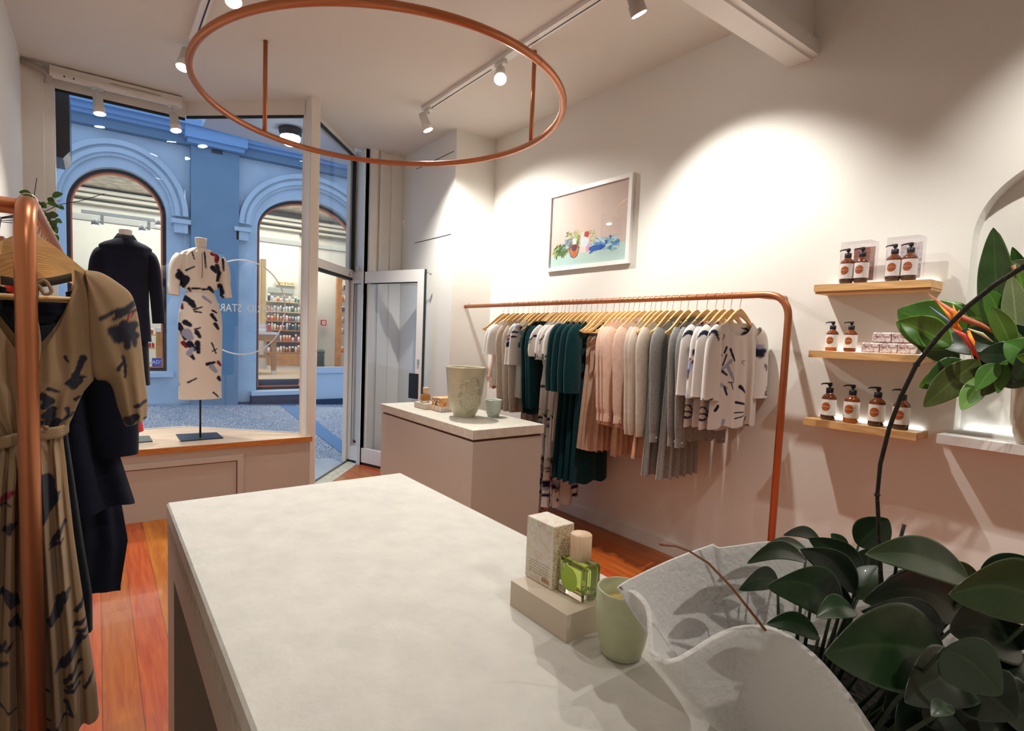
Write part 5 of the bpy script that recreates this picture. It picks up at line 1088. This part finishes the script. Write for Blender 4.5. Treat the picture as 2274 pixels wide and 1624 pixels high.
INFO={'trousers':('trousers','salmon trousers clipped to a hanger'),'slip_blush':('slip','blush slip with thin straps'),'blouse_fl':('blouse','white floral puff sleeve blouse'),'shirt_beige':('shirt','oatmeal linen shirt with buttoned cuffs'),'tee_fl':('blouse','white floral wide sleeve blouse'),'tee_fl2':('blouse','white floral wide sleeve blouse'),'skirt_beige':('skirt','long oatmeal skirt'),'knit_teal':('sweater','dark teal knit top'),'dress_fl':('dress','white floral dress'),'dress_fl2':('dress','long white floral dress'),'dress_teal':('dress','dark teal knit dress'),'slip_tan':('slip','tan slip dress with thin straps'),'shirt_pink':('shirt','powder pink long sleeve shirt'),'skirt_tan':('skirt','pleated tan skirt'),'knit_cream':('sweater','cream knit top with long sleeves'),'skirt_peach':('skirt','peach silk skirt'),'shirt_grey':('shirt','grey flannel shirt'),'skirt_grey':('skirt','pleated grey flannel skirt'),'top_fl':('blouse','white floral blouse'),'top_fl2':('blouse','white floral blouse'),'top_front':('blouse','white blouse with big navy flower')}
ORD=['first','second','third','fourth','fifth','sixth','seventh','eighth','ninth','tenth','eleventh','twelfth','thirteenth','fourteenth','fifteenth','sixteenth','seventeenth','eighteenth','nineteenth','twentieth','twenty-first','twenty-second','twenty-third']
usedP=set(); random.seed(4)
for i,x in enumerate(HX):
    q=at(x,665,0,RX); Y=q.y+0.0; k=KIND[i]; rz=random.uniform(-.10,.10)+ (-.06 if i<44 else .0)
    n=len(HX); pos=('%s from the left on the long rail'%ORD[i]) if i<n/2 else ('%s from the right on the long rail'%ORD[n-1-i])
    cat,desc=INFO[k]
    hang((RX,Y,RZ),rz,'wooden hanger with wire hook, '+pos,'wooden hangers on the long rail')
    g=PR[k] if k not in usedP else dup(PR[k]); usedP.add(k); g.name=cat if ('fl' not in k and k!='top_front') else ('floral_blouse' if cat in('top','blouse') else 'floral_'+cat)
    g.location=(RX,Y,RZ); g.rotation_euler=(0,0,rz)
    tag(g,'%s, %s'%(desc,pos),cat,'clothes on the long rail')
for k,g in PR.items():
    if k not in usedP:
        for c_ in kids(g): bpy.data.objects.remove(c_)
        bpy.data.objects.remove(g)
# ---------------------------------------------------------------- clothes on the near left rail
def wxz(x,y,Y): p=at(x,y,1,Y); return (p.x,p.z)
DY=1.475; SAND=(.29,.185,.100); DNV=(.020,.020,.032)
STR=[ # strokes seen on the dress: points, width px, colour
 ([(252,708),(298,690),(330,680)],7,0),([(225,708),(262,688)],9,0),([(262,700),(300,672)],16,0),([(250,735),(300,720)],22,0),([(262,750),(300,745)],24,0),([(275,720),(282,770)],18,0),([(292,730),(298,765)],14,0),([(268,742),(276,760)],10,0),([(272,790),(277,812),(276,835)],6,0),([(262,818),(272,803)],8,0),([(285,700),(276,728)],4,1),([(296,690),(290,705)],4,1),
 ([(145,793),(152,802)],6,0),([(185,795),(170,830),(155,850)],14,0),([(150,850),(172,838),(190,836)],8,0),([(110,860),(132,868)],7,0),([(98,878),(112,888),(100,900)],18,0),([(165,855),(178,845)],16,0),([(110,920),(118,905)],22,0),([(92,935),(112,930)],10,0),([(110,945),(130,930)],18,0),([(125,940),(165,915)],8,0),([(150,905),(153,920)],8,0),([(168,885),(183,878)],7,0),
 ([(300,898),(322,888)],9,0),([(285,930),(300,920)],22,0),([(320,925),(327,922)],6,0),
 ([(10,1100),(35,1080)],12,1),([(10,1110),(30,1108)],8,0),([(100,1060),(112,1090),(90,1140)],36,0),([(120,1190),(145,1150)],10,0),([(128,1180),(138,1160)],12,0),([(118,1200),(140,1185)],8,0),([(22,1165),(35,1150)],18,0),([(90,1185),(90,1200)],9,1),
 ([(122,1350),(140,1310),(148,1298)],22,0),([(20,1300),(40,1320)],24,0),([(40,1355),(56,1370)],18,0),([(60,1365),(80,1355)],8,0),([(170,1345),(195,1315)],10,0),([(170,1375),(200,1362)],12,0),([(175,1390),(205,1385)],9,0),([(182,1405),(200,1400)],6,0),
 ([(140,1455),(160,1430),(180,1400)],20,0),([(148,1490),(180,1450)],10,0),([(155,1500),(182,1480)],10,0),([(145,1498),(158,1470)],5,0),([(150,1512),(175,1502)],11,0),([(190,1510),(208,1480)],8,0),([(150,1535),(162,1560)],10,0),([(5,1430),(20,1400)],9,0),([(22,1420),(35,1400)],7,0),([(5,1460),(25,1440)],8,0),([(5,1540),(40,1548)],6,0),([(100,1505),(112,1508)],6,0),([(132,1580),(150,1562)],7,0),([(60,1624),(110,1600)],30,0),([(20,1620),(60,1600)],26,0),([(100,1572),(115,1570)],6,0)]
STW=[([wxz(x,y,DY) for x,y in pts],w*1.22/FPX/2,(DNV,WINE)[c]) for pts,w,c in STR]
BLUR=[(wxz(125,1240,DY),.05,(.21,.16,.12)),(wxz(60,880,DY),.04,(.24,.165,.10)),(wxz(250,770,DY),.06,(.24,.16,.09))]
def dresscol(p,s):
    c=SAND
    for (q,r,cc) in BLUR:
        d=math.hypot(p.x-q[0],p.z-q[1])
        if d<r: t_=(1-d/r); c=tuple(a*(1-t_*.6)+b_*t_*.6 for a,b_ in zip(c,cc))
    if s>0: return c
    jit=noise.noise(Vector((p.x*150,0,p.z*150)))*.0022
    for pts,w,cc in STW:
        x0,z0=pts[0]
        if abs(p.x-x0)>.12 or abs(p.z-z0)>.12: continue
        for a,b_ in zip(pts,pts[1:]):
            d,t_=seg_d(p.x,p.z,a,b_)
            q_=smooth(.0018,-.0012,d+jit-w*(1-.35*t_))
            if q_>.99: return cc
            if q_>0: c=tuple(a_*(1-q_)+b2*q_ for a_,b2 in zip(c,cc))
    return c
T=thing('floral_dress','sand coloured dress with dark brush flowers hanging nearest on the left rail','dress',(0,0,0)); T.location=(0,0,0)
cx=-.117
edge=[(600,190),(640,205),(700,215),(780,213),(845,208),(870,186),(900,172),(930,160),(955,146),(972,140),(990,142),(1030,147),(1080,152),(1180,163),(1270,176),(1400,196),(1520,214),(1640,226)]
EW=[(-wxz(x,y,DY)[1],wxz(x,y,DY)[0]-cx) for y,x in edge]
b=MB(); zs=wxz(190,602,DY)[1]; zhm=.585
nk=wxz(165,612,DY)[0]-cx
for sg in (-1,1):
    def f(u,v,sg=sg):
        s=2*u-1; w0=EW[0][1]; ax=abs(s*w0)
        if ax<nk: zt=zs-(.195*(1-(ax/nk)**1.6) if sg<0 else .17*(1-(ax/nk)**1.6))
        else: zt=zs-.012*(ax-nk)/(w0-nk)
        z=zt+(zhm-zt)*v; x=s*interp(EW,-z)
        e=math.sqrt(max(0,1-s*s)); low=smooth(1.28,1.10,z); wst=math.exp(-((z-1.262)/.03)**2)
        nf=5.5; ph=2.2*noise.noise(Vector((s*1.5,z*1.2,2)))
        y=sg*(.022+.035*low-.006*wst)*e
        y+=low*(.014*math.sin(s*nf*PI+ph*1.5)+.004*math.sin(s*11*PI+ph*2))*e**.4+(1-low)*.006*math.sin(s*5*PI+(z-1.26)*9*s)*e+wst*.003*math.sin(s*40)
        if sg<0: y-=.012*smooth(1.45,1.30,z)*(1-low)*e
        y+=.004*noise.noise(Vector((s*6,z*10,5)))
        return Vector((cx+x,DY+y,z))
    b.grid(f,210 if sg<0 else 40,440 if sg<0 else 60,cf=lambda u,v,f=f,sg=sg:dresscol(f(u,v),sg))
b.build('body',PRINT,T)
# kimono sleeve: closed cloth shape following the shoulder and falling to the cuff
SLO=[(190,600),(225,606),(262,628),(292,655),(306,700),(314,760),(321,830),(328,890),(326,925)]
SLI=[(196,640),(196,700),(198,760),(203,820),(215,843),(235,846),(250,862),(262,905),(278,945)]
for sd in (1,-1):
    b=MB(); O=[wxz(x,y,DY) for x,y in SLO]; I=[wxz(x,y,DY) for x,y in SLI]; rings=[];cols=[]
    K=170
    def cr_(P,t):
        n_=len(P)-1; i=min(int(t*n_),n_-1); f_=t*n_-i; p0,p1,p2,p3=[Vector(P[max(0,min(n_,j))]) for j in (i-1,i,i+1,i+2)]
        return .5*((2*p1)+(p2-p0)*f_+(2*p0-5*p1+4*p2-p3)*f_*f_+(3*p1-p0-3*p2+p3)*f_**3)
    for k in range(K+1):
        t_=k/K; o_=cr_(O,t_); i_=cr_(I,t_); mid=(o_+i_)/2; hv=(o_-i_)/2; rg=[];cc=[]
        for j in range(110):
            a=2*PI*j/110; s=math.cos(a); dd=.030+.016*t_
            y=-math.sin(a)*dd+(.0035*math.sin(s*2.5*PI+t_*2.5))*(.3+t_)*abs(math.sin(a))
            P_3=Vector((cx+sd*(mid.x+hv.x*s-cx),DY+y,mid.y+hv.y*s)); rg.append(P_3)
            cc.append(dresscol(P_3,-1 if math.sin(a)>-.05 else 1))
        rings.append(rg);cols.append(cc)
    b.loft(rings,True,False,True,cols); b.build('sleeve',PRINT,T)
# belt and neck tie
bm=mat('sand_cloth',SAND,.85,bump=.2,bscale=300); b=MB(); zb=wxz(100,962,DY)[1]; BW=interp(EW,-zb)+.006
b.loft([[Vector((cx+(BW+.003*math.sin(5*a))*math.cos(a),DY+.046*math.sin(a),zb+dz+.003*math.sin(3*a)+.010*math.cos(a))) for a in [2*PI*k/60 for k in range(60)]] for dz in (-.013,-.006,.006,.013)],True,False,True); o=b.build('belt',bm,T); md=o.modifiers.new('solid','SOLIDIFY'); md.thickness=.002
b=MB(); q0=wxz(0,622,DY); q1=wxz(158,615,DY)
b.loft([[Vector((q0[0]+(q1[0]-q0[0])*t_,DY+.030-.02*abs(2*t_-1),q0[1]+(q1[1]-q0[1])*t_-.008*math.sin(PI*t_)+dz)) for t_ in [k/12 for k in range(13)]] for dz in (-.009,.009)],False,False,True); o=b.build('neck_band',mat('dark_band',(.06,.055,.045),.8),T); md=o.modifiers.new('solid','SOLIDIFY'); md.thickness=.003
pz=wxz(82,630,DY); b=MB(); lp=[Vector((pz[0]+.004,DY-.030,pz[1])),Vector((pz[0]+.016,DY-.032,pz[1]+.005)),Vector((pz[0]+.026,DY-.034,pz[1]-.016)),Vector((pz[0]+.014,DY-.034,pz[1]-.022)),Vector((pz[0]+.004,DY-.032,pz[1]-.006)),Vector((pz[0]-.002,DY-.032,pz[1]-.05)),Vector((pz[0]+.004,DY-.032,pz[1]-.12)),Vector((pz[0],DY-.034,pz[1]-.17))]
lp=spath(lp,6); b.tube(lp,.0035,8); b.tube([lp[0],lp[0]+Vector((-.006,0,-.07)),lp[0]+Vector((.002,0,-.15))],.0032,8); o=b.build('neck_tie',bm,T)
b=MB(); b.lathe([(0,0),(.0045,0),(.0045,.014),(0,.014)],lp[-1]+Vector((0,0,-.012)),12); b.build('brass_tip',mat('brass',(.70,.45,.15),.25,metal=1),o)
b=MB(); b.lathe([(0,0),(.005,.001),(.005,.003),(0,.004)],(wxz(107,941,DY)[0],DY-.058,wxz(107,941,DY)[1]),14,axis='Y'); b.build('button',bm,T)
# hangers along the near rail
LYS=[1.475,1.56,1.64,1.72,1.80,1.87,1.94,2.02,2.10,2.18,2.27,2.36]
for i,Y in enumerate(LYS):
    hh=hang((cx,Y,LZ),random.uniform(-.04,.04),'wooden hanger on the near left rail, %s behind the copper post'%ORD[i],'wooden hangers on the near left rail'); hh.scale=(.80,1,.84)
def outline_coat(nm,lab,Y,OW,zs_,zh_,m,cat,sl=None,seed=0,nk_=.10,nf_=.06):
    T=thing(nm,lab,cat,(0,0,0)); T.location=(cx,Y,LZ)
    W=[(wxz(x,y,Y)[1]-LZ,wxz(x,y,Y)[0]-cx) for y,x in OW]
    garment(T,m,W,zs_-LZ,zh_-LZ,nw=nk_,nf=nf_,nb=nf_*.8,D=((0,.03),(.3,.05),(1,.055)),fold=.010,nfold=5,seed=seed,nu=50,nv=60)
    if sl:
        for s in (1,-1): sleeve(T,m,[(s*(wxz(x,y,Y)[0]-cx),-.01,wxz(x,y,Y)[1]-LZ) for x,y in sl],[(0,.05),(.3,.06),(.8,.052),(1,.048)],flat=.5,seed=seed)
    return T
outline_coat('black_dress','black dress showing in the neckline of the sand dress','dress' and 1.56,[(600,195),(700,190),(850,180),(960,150),(1200,185),(1320,205)],1.585,.74,CL['black'],'dress',seed=1,nf_=.10)
outline_coat('navy_coat','long navy wool coat hanging behind the sand dress',1.68,[(600,205),(850,225),(1000,262),(1115,300),(1130,298)],1.60,wxz(300,1122,1.68)[1],CL['navyc'],'coat',sl=[(200,640),(240,760),(255,900),(262,1010)],seed=2)
outline_coat('navy_dress','navy dress hanging lower behind the navy coat',1.80,[(600,200),(850,210),(1130,272),(1200,284),(1300,268)],1.60,wxz(268,1308,1.80)[1],CL['navyc'],'dress',seed=3)
outline_coat('dark_dress','plain black dress with the longest hem behind the navy dress',1.90,[(600,200),(850,200),(1130,195),(1300,200),(1340,205)],1.60,wxz(205,1345,1.90)[1],CL['black'],'dress',seed=4)
T=outline_coat('red_blouse','red blouse with gold cuff button behind the navy coat',2.10,[(620,190),(800,190),(900,195)],1.54,.98,mat('red_silk',(.62,.02,.02),.5),'blouse',sl=[(195,640),(230,760),(258,880),(280,965)],seed=5)
k_=[c for c in kids(T) if c.name.startswith('sleeve')][0]; e=wxz(272,975,2.1); b=MB(); b.lathe([(0,0),(.007,.001),(.007,.003),(0,.004)],(e[0]-cx,-.040,e[1]-LZ),12,axis='Y'); b.build('button',MATS['brass'],k_)
for i,Y in enumerate((2.02,2.18,2.27,2.36)): outline_coat(('navy_blouse','black_blouse','grey_sweater','black_sweater')[i],'%s deep among the hangers of the near left rail'%('navy blouse','black blouse','grey sweater','plain black sweater')[i],Y,[(640,170),(900,175)],1.60,1.05,CL[('navyc','black','greyc','black')[i]],('blouse','blouse','sweater','sweater')[i],seed=6+i)
# ---------------------------------------------------------------- mannequins
bone=mat('bone_white',(.78,.74,.68),.4)
def body_loft(par,m,R,c,name='body',cf=None,n=96,fold=0,nf=10,seed=0,zf=0,K=150,cap=False):
    """R: (z, halfwidth, halfdepth) top to bottom"""
    b=MB(); rings=[];cols=[]; z0,z1=R[0][0],R[-1][0]
    for k in range(K+1):
        z=z0+(z1-z0)*k/K; w=interp([(-q[0],q[1]) for q in R],-z); d=interp([(-q[0],q[2]) for q in R],-z); rg=[]
        for j in range(n):
            a=2*PI*j/n; f_=fold*smooth(zf+.05,zf-.25,z) if zf else fold
            s=1+f_*math.sin(nf*a+seed+2*noise.noise(Vector((math.cos(a),math.sin(a),z*2))))
            rg.append(Vector((c[0]+w*s*math.cos(a),c[1]+d*s*math.sin(a),z)))
        rings.append(rg); cols.append([cf(p,p.y-c[1]) for p in rg] if cf else None)
    b.loft(rings,True,cap,True,cols if cf else None); return b.build(name,m,par,world=True)
def stand(T,c,zp,plate):
    b=MB(); b.prism(plate,.5563,.564); b.build('base_plate',blacksteel,T,world=True)
    b=MB(); b.tube([(c[0],c[1],.564),(c[0],c[1],zp)],.008,12); b.build('pole',blacksteel,T,world=True)
MX,MY=.70,5.005
T=thing('dress_form','headless dress form with slim steel pole and square base under the white floral dress','mannequin',(MX,MY,.5563))
stand(T,(MX,MY-.01),1.0,[(.54,4.86),(.858,4.875),(.851,5.147),(.537,5.18)])
b=MB(); b.lathe([(.034,1.99),(.036,2.10),(.040,2.135),(.043,2.17),(.046,2.205),(.044,2.212),(0,2.213)],(MX+.005,MY+.005,0),32); b.build('neck_block',bone,T,world=True)
body_loft(T,bone,[(2.11,.05,.045),(2.09,.13,.06),(1.9,.135,.085),(1.78,.085,.07),(1.60,.14,.09),(1.0,.12,.08)],(MX,MY),K=20,n=32,cap=True,name='torso')
CR=(.84,.79,.71)
def px1(x,y): p=at(x,y,1,MY-.08); return (p.x,p.z)
MS=[([(428,560),(432,575)],3,0),([(455,560),(458,610)],4,0),([(474,562),(485,566),(482,580)],12,2),([(483,590),(488,605),(484,625)],10,0),([(497,575),(498,600)],6,0),([(473,595),(480,603)],12,0),([(400,612),(412,620),(408,632)],18,0),([(414,600),(432,592)],4,0),([(398,600),(405,606)],7,0),([(490,635),(496,650)],12,0),([(493,655),(499,662)],6,0),
 ([(428,641),(445,641)],5,0),([(450,643),(462,643)],5,0),([(465,640),(475,648)],9,0),([(420,640),(424,646)],5,0),([(412,662),(422,668)],14,0),([(425,672),(430,680)],14,0),([(404,675),(406,685)],7,2),([(430,688),(448,682)],4,0),([(432,692),(446,694)],4,0),([(452,660),(468,672)],7,1),([(470,700),(480,712)],9,0),([(478,720),(485,730)],9,0),([(472,690),(482,695)],5,0),
 ([(398,722),(408,738),(412,752)],12,0),([(412,716),(422,722)],12,0),([(415,740),(422,750)],20,1),([(408,762),(414,770)],10,2),([(436,738),(443,748)],10,0),([(432,732),(444,728)],4,0),([(421,764),(430,775)],14,0),([(438,762),(440,782)],12,0),([(425,790),(430,797)],8,0),([(420,785),(426,775)],12,1),([(470,762),(480,785)],4,0),([(472,780),(482,775)],3,0),([(460,809),(476,805)],8,0),([(486,805),(492,812)],8,2),([(470,815),(480,825)],12,1),([(487,840),(491,845)],10,0),([(418,850),(436,840)],4,0),([(474,872),(486,882)],4,0),([(396,852),(399,856)],5,0)]
MSW=[([px1(x,y) for x,y in pts],w*4.4/FPX/2,(NAVY,LILAC,WINE)[c]) for pts,w,c in MS]
def mcol(p,s):
    if s>.01: return floral(p.x,p.z,CR,31,.16)
    j=noise.noise(Vector((p.x*90,0,p.z*90)))*.003; out=CR
    for pts,w,cc in MSW:
        if abs(p.x-pts[0][0])>.12 or abs(p.z-pts[0][1])>.13: continue
        if len(pts)==1: continue
        for a,b_ in zip(pts,pts[1:]):
            d,t_=seg_d(p.x,p.z,a,b_)
            q_=smooth(.004,-.003,d+j-w*(1-.3*t_))
            if q_>0: out=tuple(a_*(1-q_)+b2*q_ for a_,b2 in zip(out,cc))
    return out
T=thing('floral_dress','white dress with navy flowers and tied waist worn by the window dress form','dress',(MX,MY,.88))
body_loft(T,PRINT,[(2.128,.055,.045),(2.112,.085,.052),(2.09,.130,.060),(2.06,.155,.068),(1.98,.155,.082),(1.90,.150,.092),(1.83,.145,.092),(1.800,.130,.088),(1.785,.100,.078)],(MX,MY),cf=mcol,fold=.03,nf=14,seed=1,name='bodice',n=150,K=90)
body_loft(T,PRINT,[(1.80,.097,.076),(1.78,.100,.078),(1.70,.130,.090),(1.60,.158,.100),(1.50,.166,.102),(1.30,.164,.096),(1.0,.160,.090),(.885,.165,.092)],(MX,MY),cf=mcol,fold=.02,nf=7,seed=2,name='skirt',n=150,K=220)
body_loft(T,PRINT,[(1.803,.105,.084),(1.772,.105,.084)],(MX,MY),cf=mcol,name='waist_tie',n=90,K=8)
for s in (-1,1): sleeve(T,PRINT,[(MX+s*.135,MY,2.055-0),(MX+s*.175,MY-.005,1.97),(MX+s*.187,MY-.012,1.84),(MX+s*.198,MY-.015,1.735)],[(0,.045),(.2,.052),(.7,.045),(1,.047)],flat=.9,n=40,cf=mcol,ripple=.04).parent=T
for c_ in kids(T):
    if c_.name.startswith('sleeve'): c_.matrix_parent_inverse=WM(T).inverted()
b=MB(); b.tube([(MX,MY-.085,2.08),(MX+.002,MY-.098,1.98),(MX-.002,MY-.100,1.88)],.003,6); b.build('back_tie',mat('sand_cloth',(0,0,0)),T,world=True)
NX,NY=.185,5.08
T=thing('dress_form','headless dress form with steel pole under the black jacket','mannequin',(NX,NY,.5563))
stand(T,(NX+.055,NY),1.1,[(.05,4.93),(.35,4.945),(.345,5.20),(.045,5.22)])
b=MB(); b.lathe([(.034,2.0),(.036,2.12),(.042,2.16),(.046,2.215),(.044,2.222),(0,2.223)],(NX,NY+.01,0),32); b.build('neck_block',bone,T,world=True)
body_loft(T,bone,[(2.10,.06,.05),(2.05,.15,.07),(1.6,.13,.08),(1.1,.12,.08)],(NX,NY),K=16,n=24,cap=True,name='torso')
T=thing('black_jacket','black tailored jacket worn by the left window dress form','jacket',(NX,NY,1.3))
body_loft(T,CL['navyc'],[(2.155,.050,.045),(2.135,.085,.055),(2.115,.135,.065),(2.09,.175,.075),(2.02,.180,.095),(1.80,.155,.095),(1.60,.155,.095),(1.35,.170,.10)],(NX,NY),fold=.012,nf=5,seed=1,K=60,n=60)
for s in (-1,1):
    o=sleeve(T,CL['navyc'],[(NX+s*.145,NY,2.045),(NX+s*.185,NY-.005,1.95),(NX+s*.205,NY-.02,1.72),(NX+s*.218,NY-.03,1.50)],[(0,.045),(.15,.052),(.6,.047),(1,.044)],flat=.9,n=30,ripple=.03); o.parent=T; o.matrix_parent_inverse=WM(T).inverted()
b=MB(); b.loft([[Vector((NX+w_*math.cos(a),NY+d_*math.sin(a)+.01,z_+(.012*math.sin(a)))) for a in [2*PI*k/40 for k in range(40)]] for (w_,d_,z_) in ((.053,.050,2.185),(.060,.056,2.175),(.095,.068,2.118),(.088,.063,2.120))],True,False,True); b.build('collar',mat('satin_collar',(.015,.017,.022),.4),T,world=True)
T=thing('black_dress','black dress below the black jacket on the left window dress form','dress',(NX,NY,1.0))
body_loft(T,CL['black'],[(1.45,.135,.08),(1.30,.150,.09),(1.15,.155,.09),(1.0,.16,.09)],(NX,NY),fold=.02,nf=8,K=30,n=60)
# ---------------------------------------------------------------- lettering and ring on the window
wa=Vector((*GC,0)); wv=Vector((*GR,0))-wa; wd=wv.normalized(); wn=wd.cross(Vector((0,0,1)))
if wn.y>0: wn=-wn
def onwin(x,y):
    n_=Vector((wd.y,-wd.x,0)); d=(x-PCX)/FPX*rt-(y-PCY)/FPX*up+fw; t_=((wa-EYE).dot(n_))/d.dot(n_); return EYE+d*t_
cR=onwin(635,684); cT=onwin(548,576); cB=onwin(549,789); cz=(cT.z+cB.z)/2; rad=(cT.z-cB.z)/2; cc=cR-wd*rad; cc.z=cz
vin=mat('window_vinyl',(.85,.86,.86),.5)
b=MB(); rings=[]
for k in range(97):
    a=2*PI*k/96; dr=wd*math.cos(a)+Vector((0,0,math.sin(a))); p=cc+wn*.0025
    rings.append([p+dr*(rad-.011)-wn*.0005,p+dr*(rad-.011)+wn*.0005,p+dr*(rad+.0)+wn*.0005,p+dr*(rad+.0)-wn*.0005])
b.loft(rings,True,False,False); tag(b.build('window_ring',vin),'thin white circle applied to the right shop window pane','window decal')
tS=onwin(624,684); tE=onwin(489,688); wT=(tS-tE).length*14/11; xs0=(tS-wa).dot(wd)
T=thing('window_lettering','white shop name lettering seen reversed across the window circle','lettering',(tS.x,tS.y,tS.z))
for wi,(word,f0,f1) in enumerate((('INGRID',0,6/14),('STARNES',7/14,1.0))):
    tmp=MB(); textmesh(tmp,word,1,lambda x,y,z:Vector((x,y,z)),align='LEFT'); wx=max(v.x for v in tmp.v); 
    b=MB(); textmesh(b,word,1,lambda x,y,z:wa+wd*(xs0-wT*(f0+(f1-f0)*x/wx))+wn*(.0028+z*.3)+Vector((0,0,(tS.z+tE.z)/2+y*.098)),ext=.001,align='LEFT'); b.build('word',vin,T,world=True)
# ---------------------------------------------------------------- trailing plant by the left wall
q=at(38,536,1,2.95); b=MB(); b.box((-.4595,2.82,q.z-.03),(-.30,3.08,q.z+.0)); tag(b.build('wall_shelf',wood_mat('brown_shelf',(.25,.10,.05),(.36,.16,.08),axis='Y')),'small brown wall shelf behind the left clothes rail','shelf')
T=thing('trailing_plant','small leafed green trailing plant in front of the left window frame','plant',(-.375,2.95,q.z+.0005))
b=MB(); b.lathe([(0,.0),(.045,0),(.058,.09),(.053,.09),(.05,.07),(0,.07)],(-.375,2.95,q.z+.0005),24); b.build('pot',mat('dark_pot',(.05,.04,.035),.5),T,world=True)
def pz(x,y,Y=2.95): return at(x,y,1,Y)
root=Vector((-.375,2.95,q.z+.07))
tw_=[[root,pz(62,480),pz(75,440),pz(82,395)],[root,pz(80,470),pz(105,452),pz(140,462)],[root,pz(95,490),pz(118,520),pz(128,550)],[root,pz(70,478),pz(55,462),pz(40,458)],[root,pz(100,470),pz(130,455),pz(180,446),pz(232,430)],[root,pz(88,500),pz(100,530),pz(120,575)]]
for t_ in tw_: b=MB(); b.tube(t_,.0015,6); b.build('twig',stem,T,world=True)
random.seed(8)
for (x0,y0,x1,y1,w_,k) in ((72,437,42,426,13,1),(72,470,50,452,16,0),(74,462,84,446,18,0),(88,452,104,462,12,1),(105,450,132,462,9,4),(116,438,140,430,10,4),(100,470,78,482,20,0),(95,475,110,492,22,3),(84,470,60,475,22,3),(78,480,45,470,14,3),(100,485,85,505,20,3),(108,480,130,478,12,0),(112,490,125,505,12,0),(118,500,128,520,10,4),(118,520,128,540,12,4),(122,540,132,555,10,1),(120,450,105,440,12,0),(130,458,143,466,8,4),(90,490,100,512,18,3),(105,500,120,512,12,0),(95,460,72,455,14,0),(122,488,138,496,9,4)):
    leaf(T,pz(x0,y0),pz(x1,y1),w_*2.9/FPX,BG[k if k!=4 else 1],arch=.1,twist=random.uniform(-.6,.6),fold=.1)
# ---------------------------------------------------------------- small things
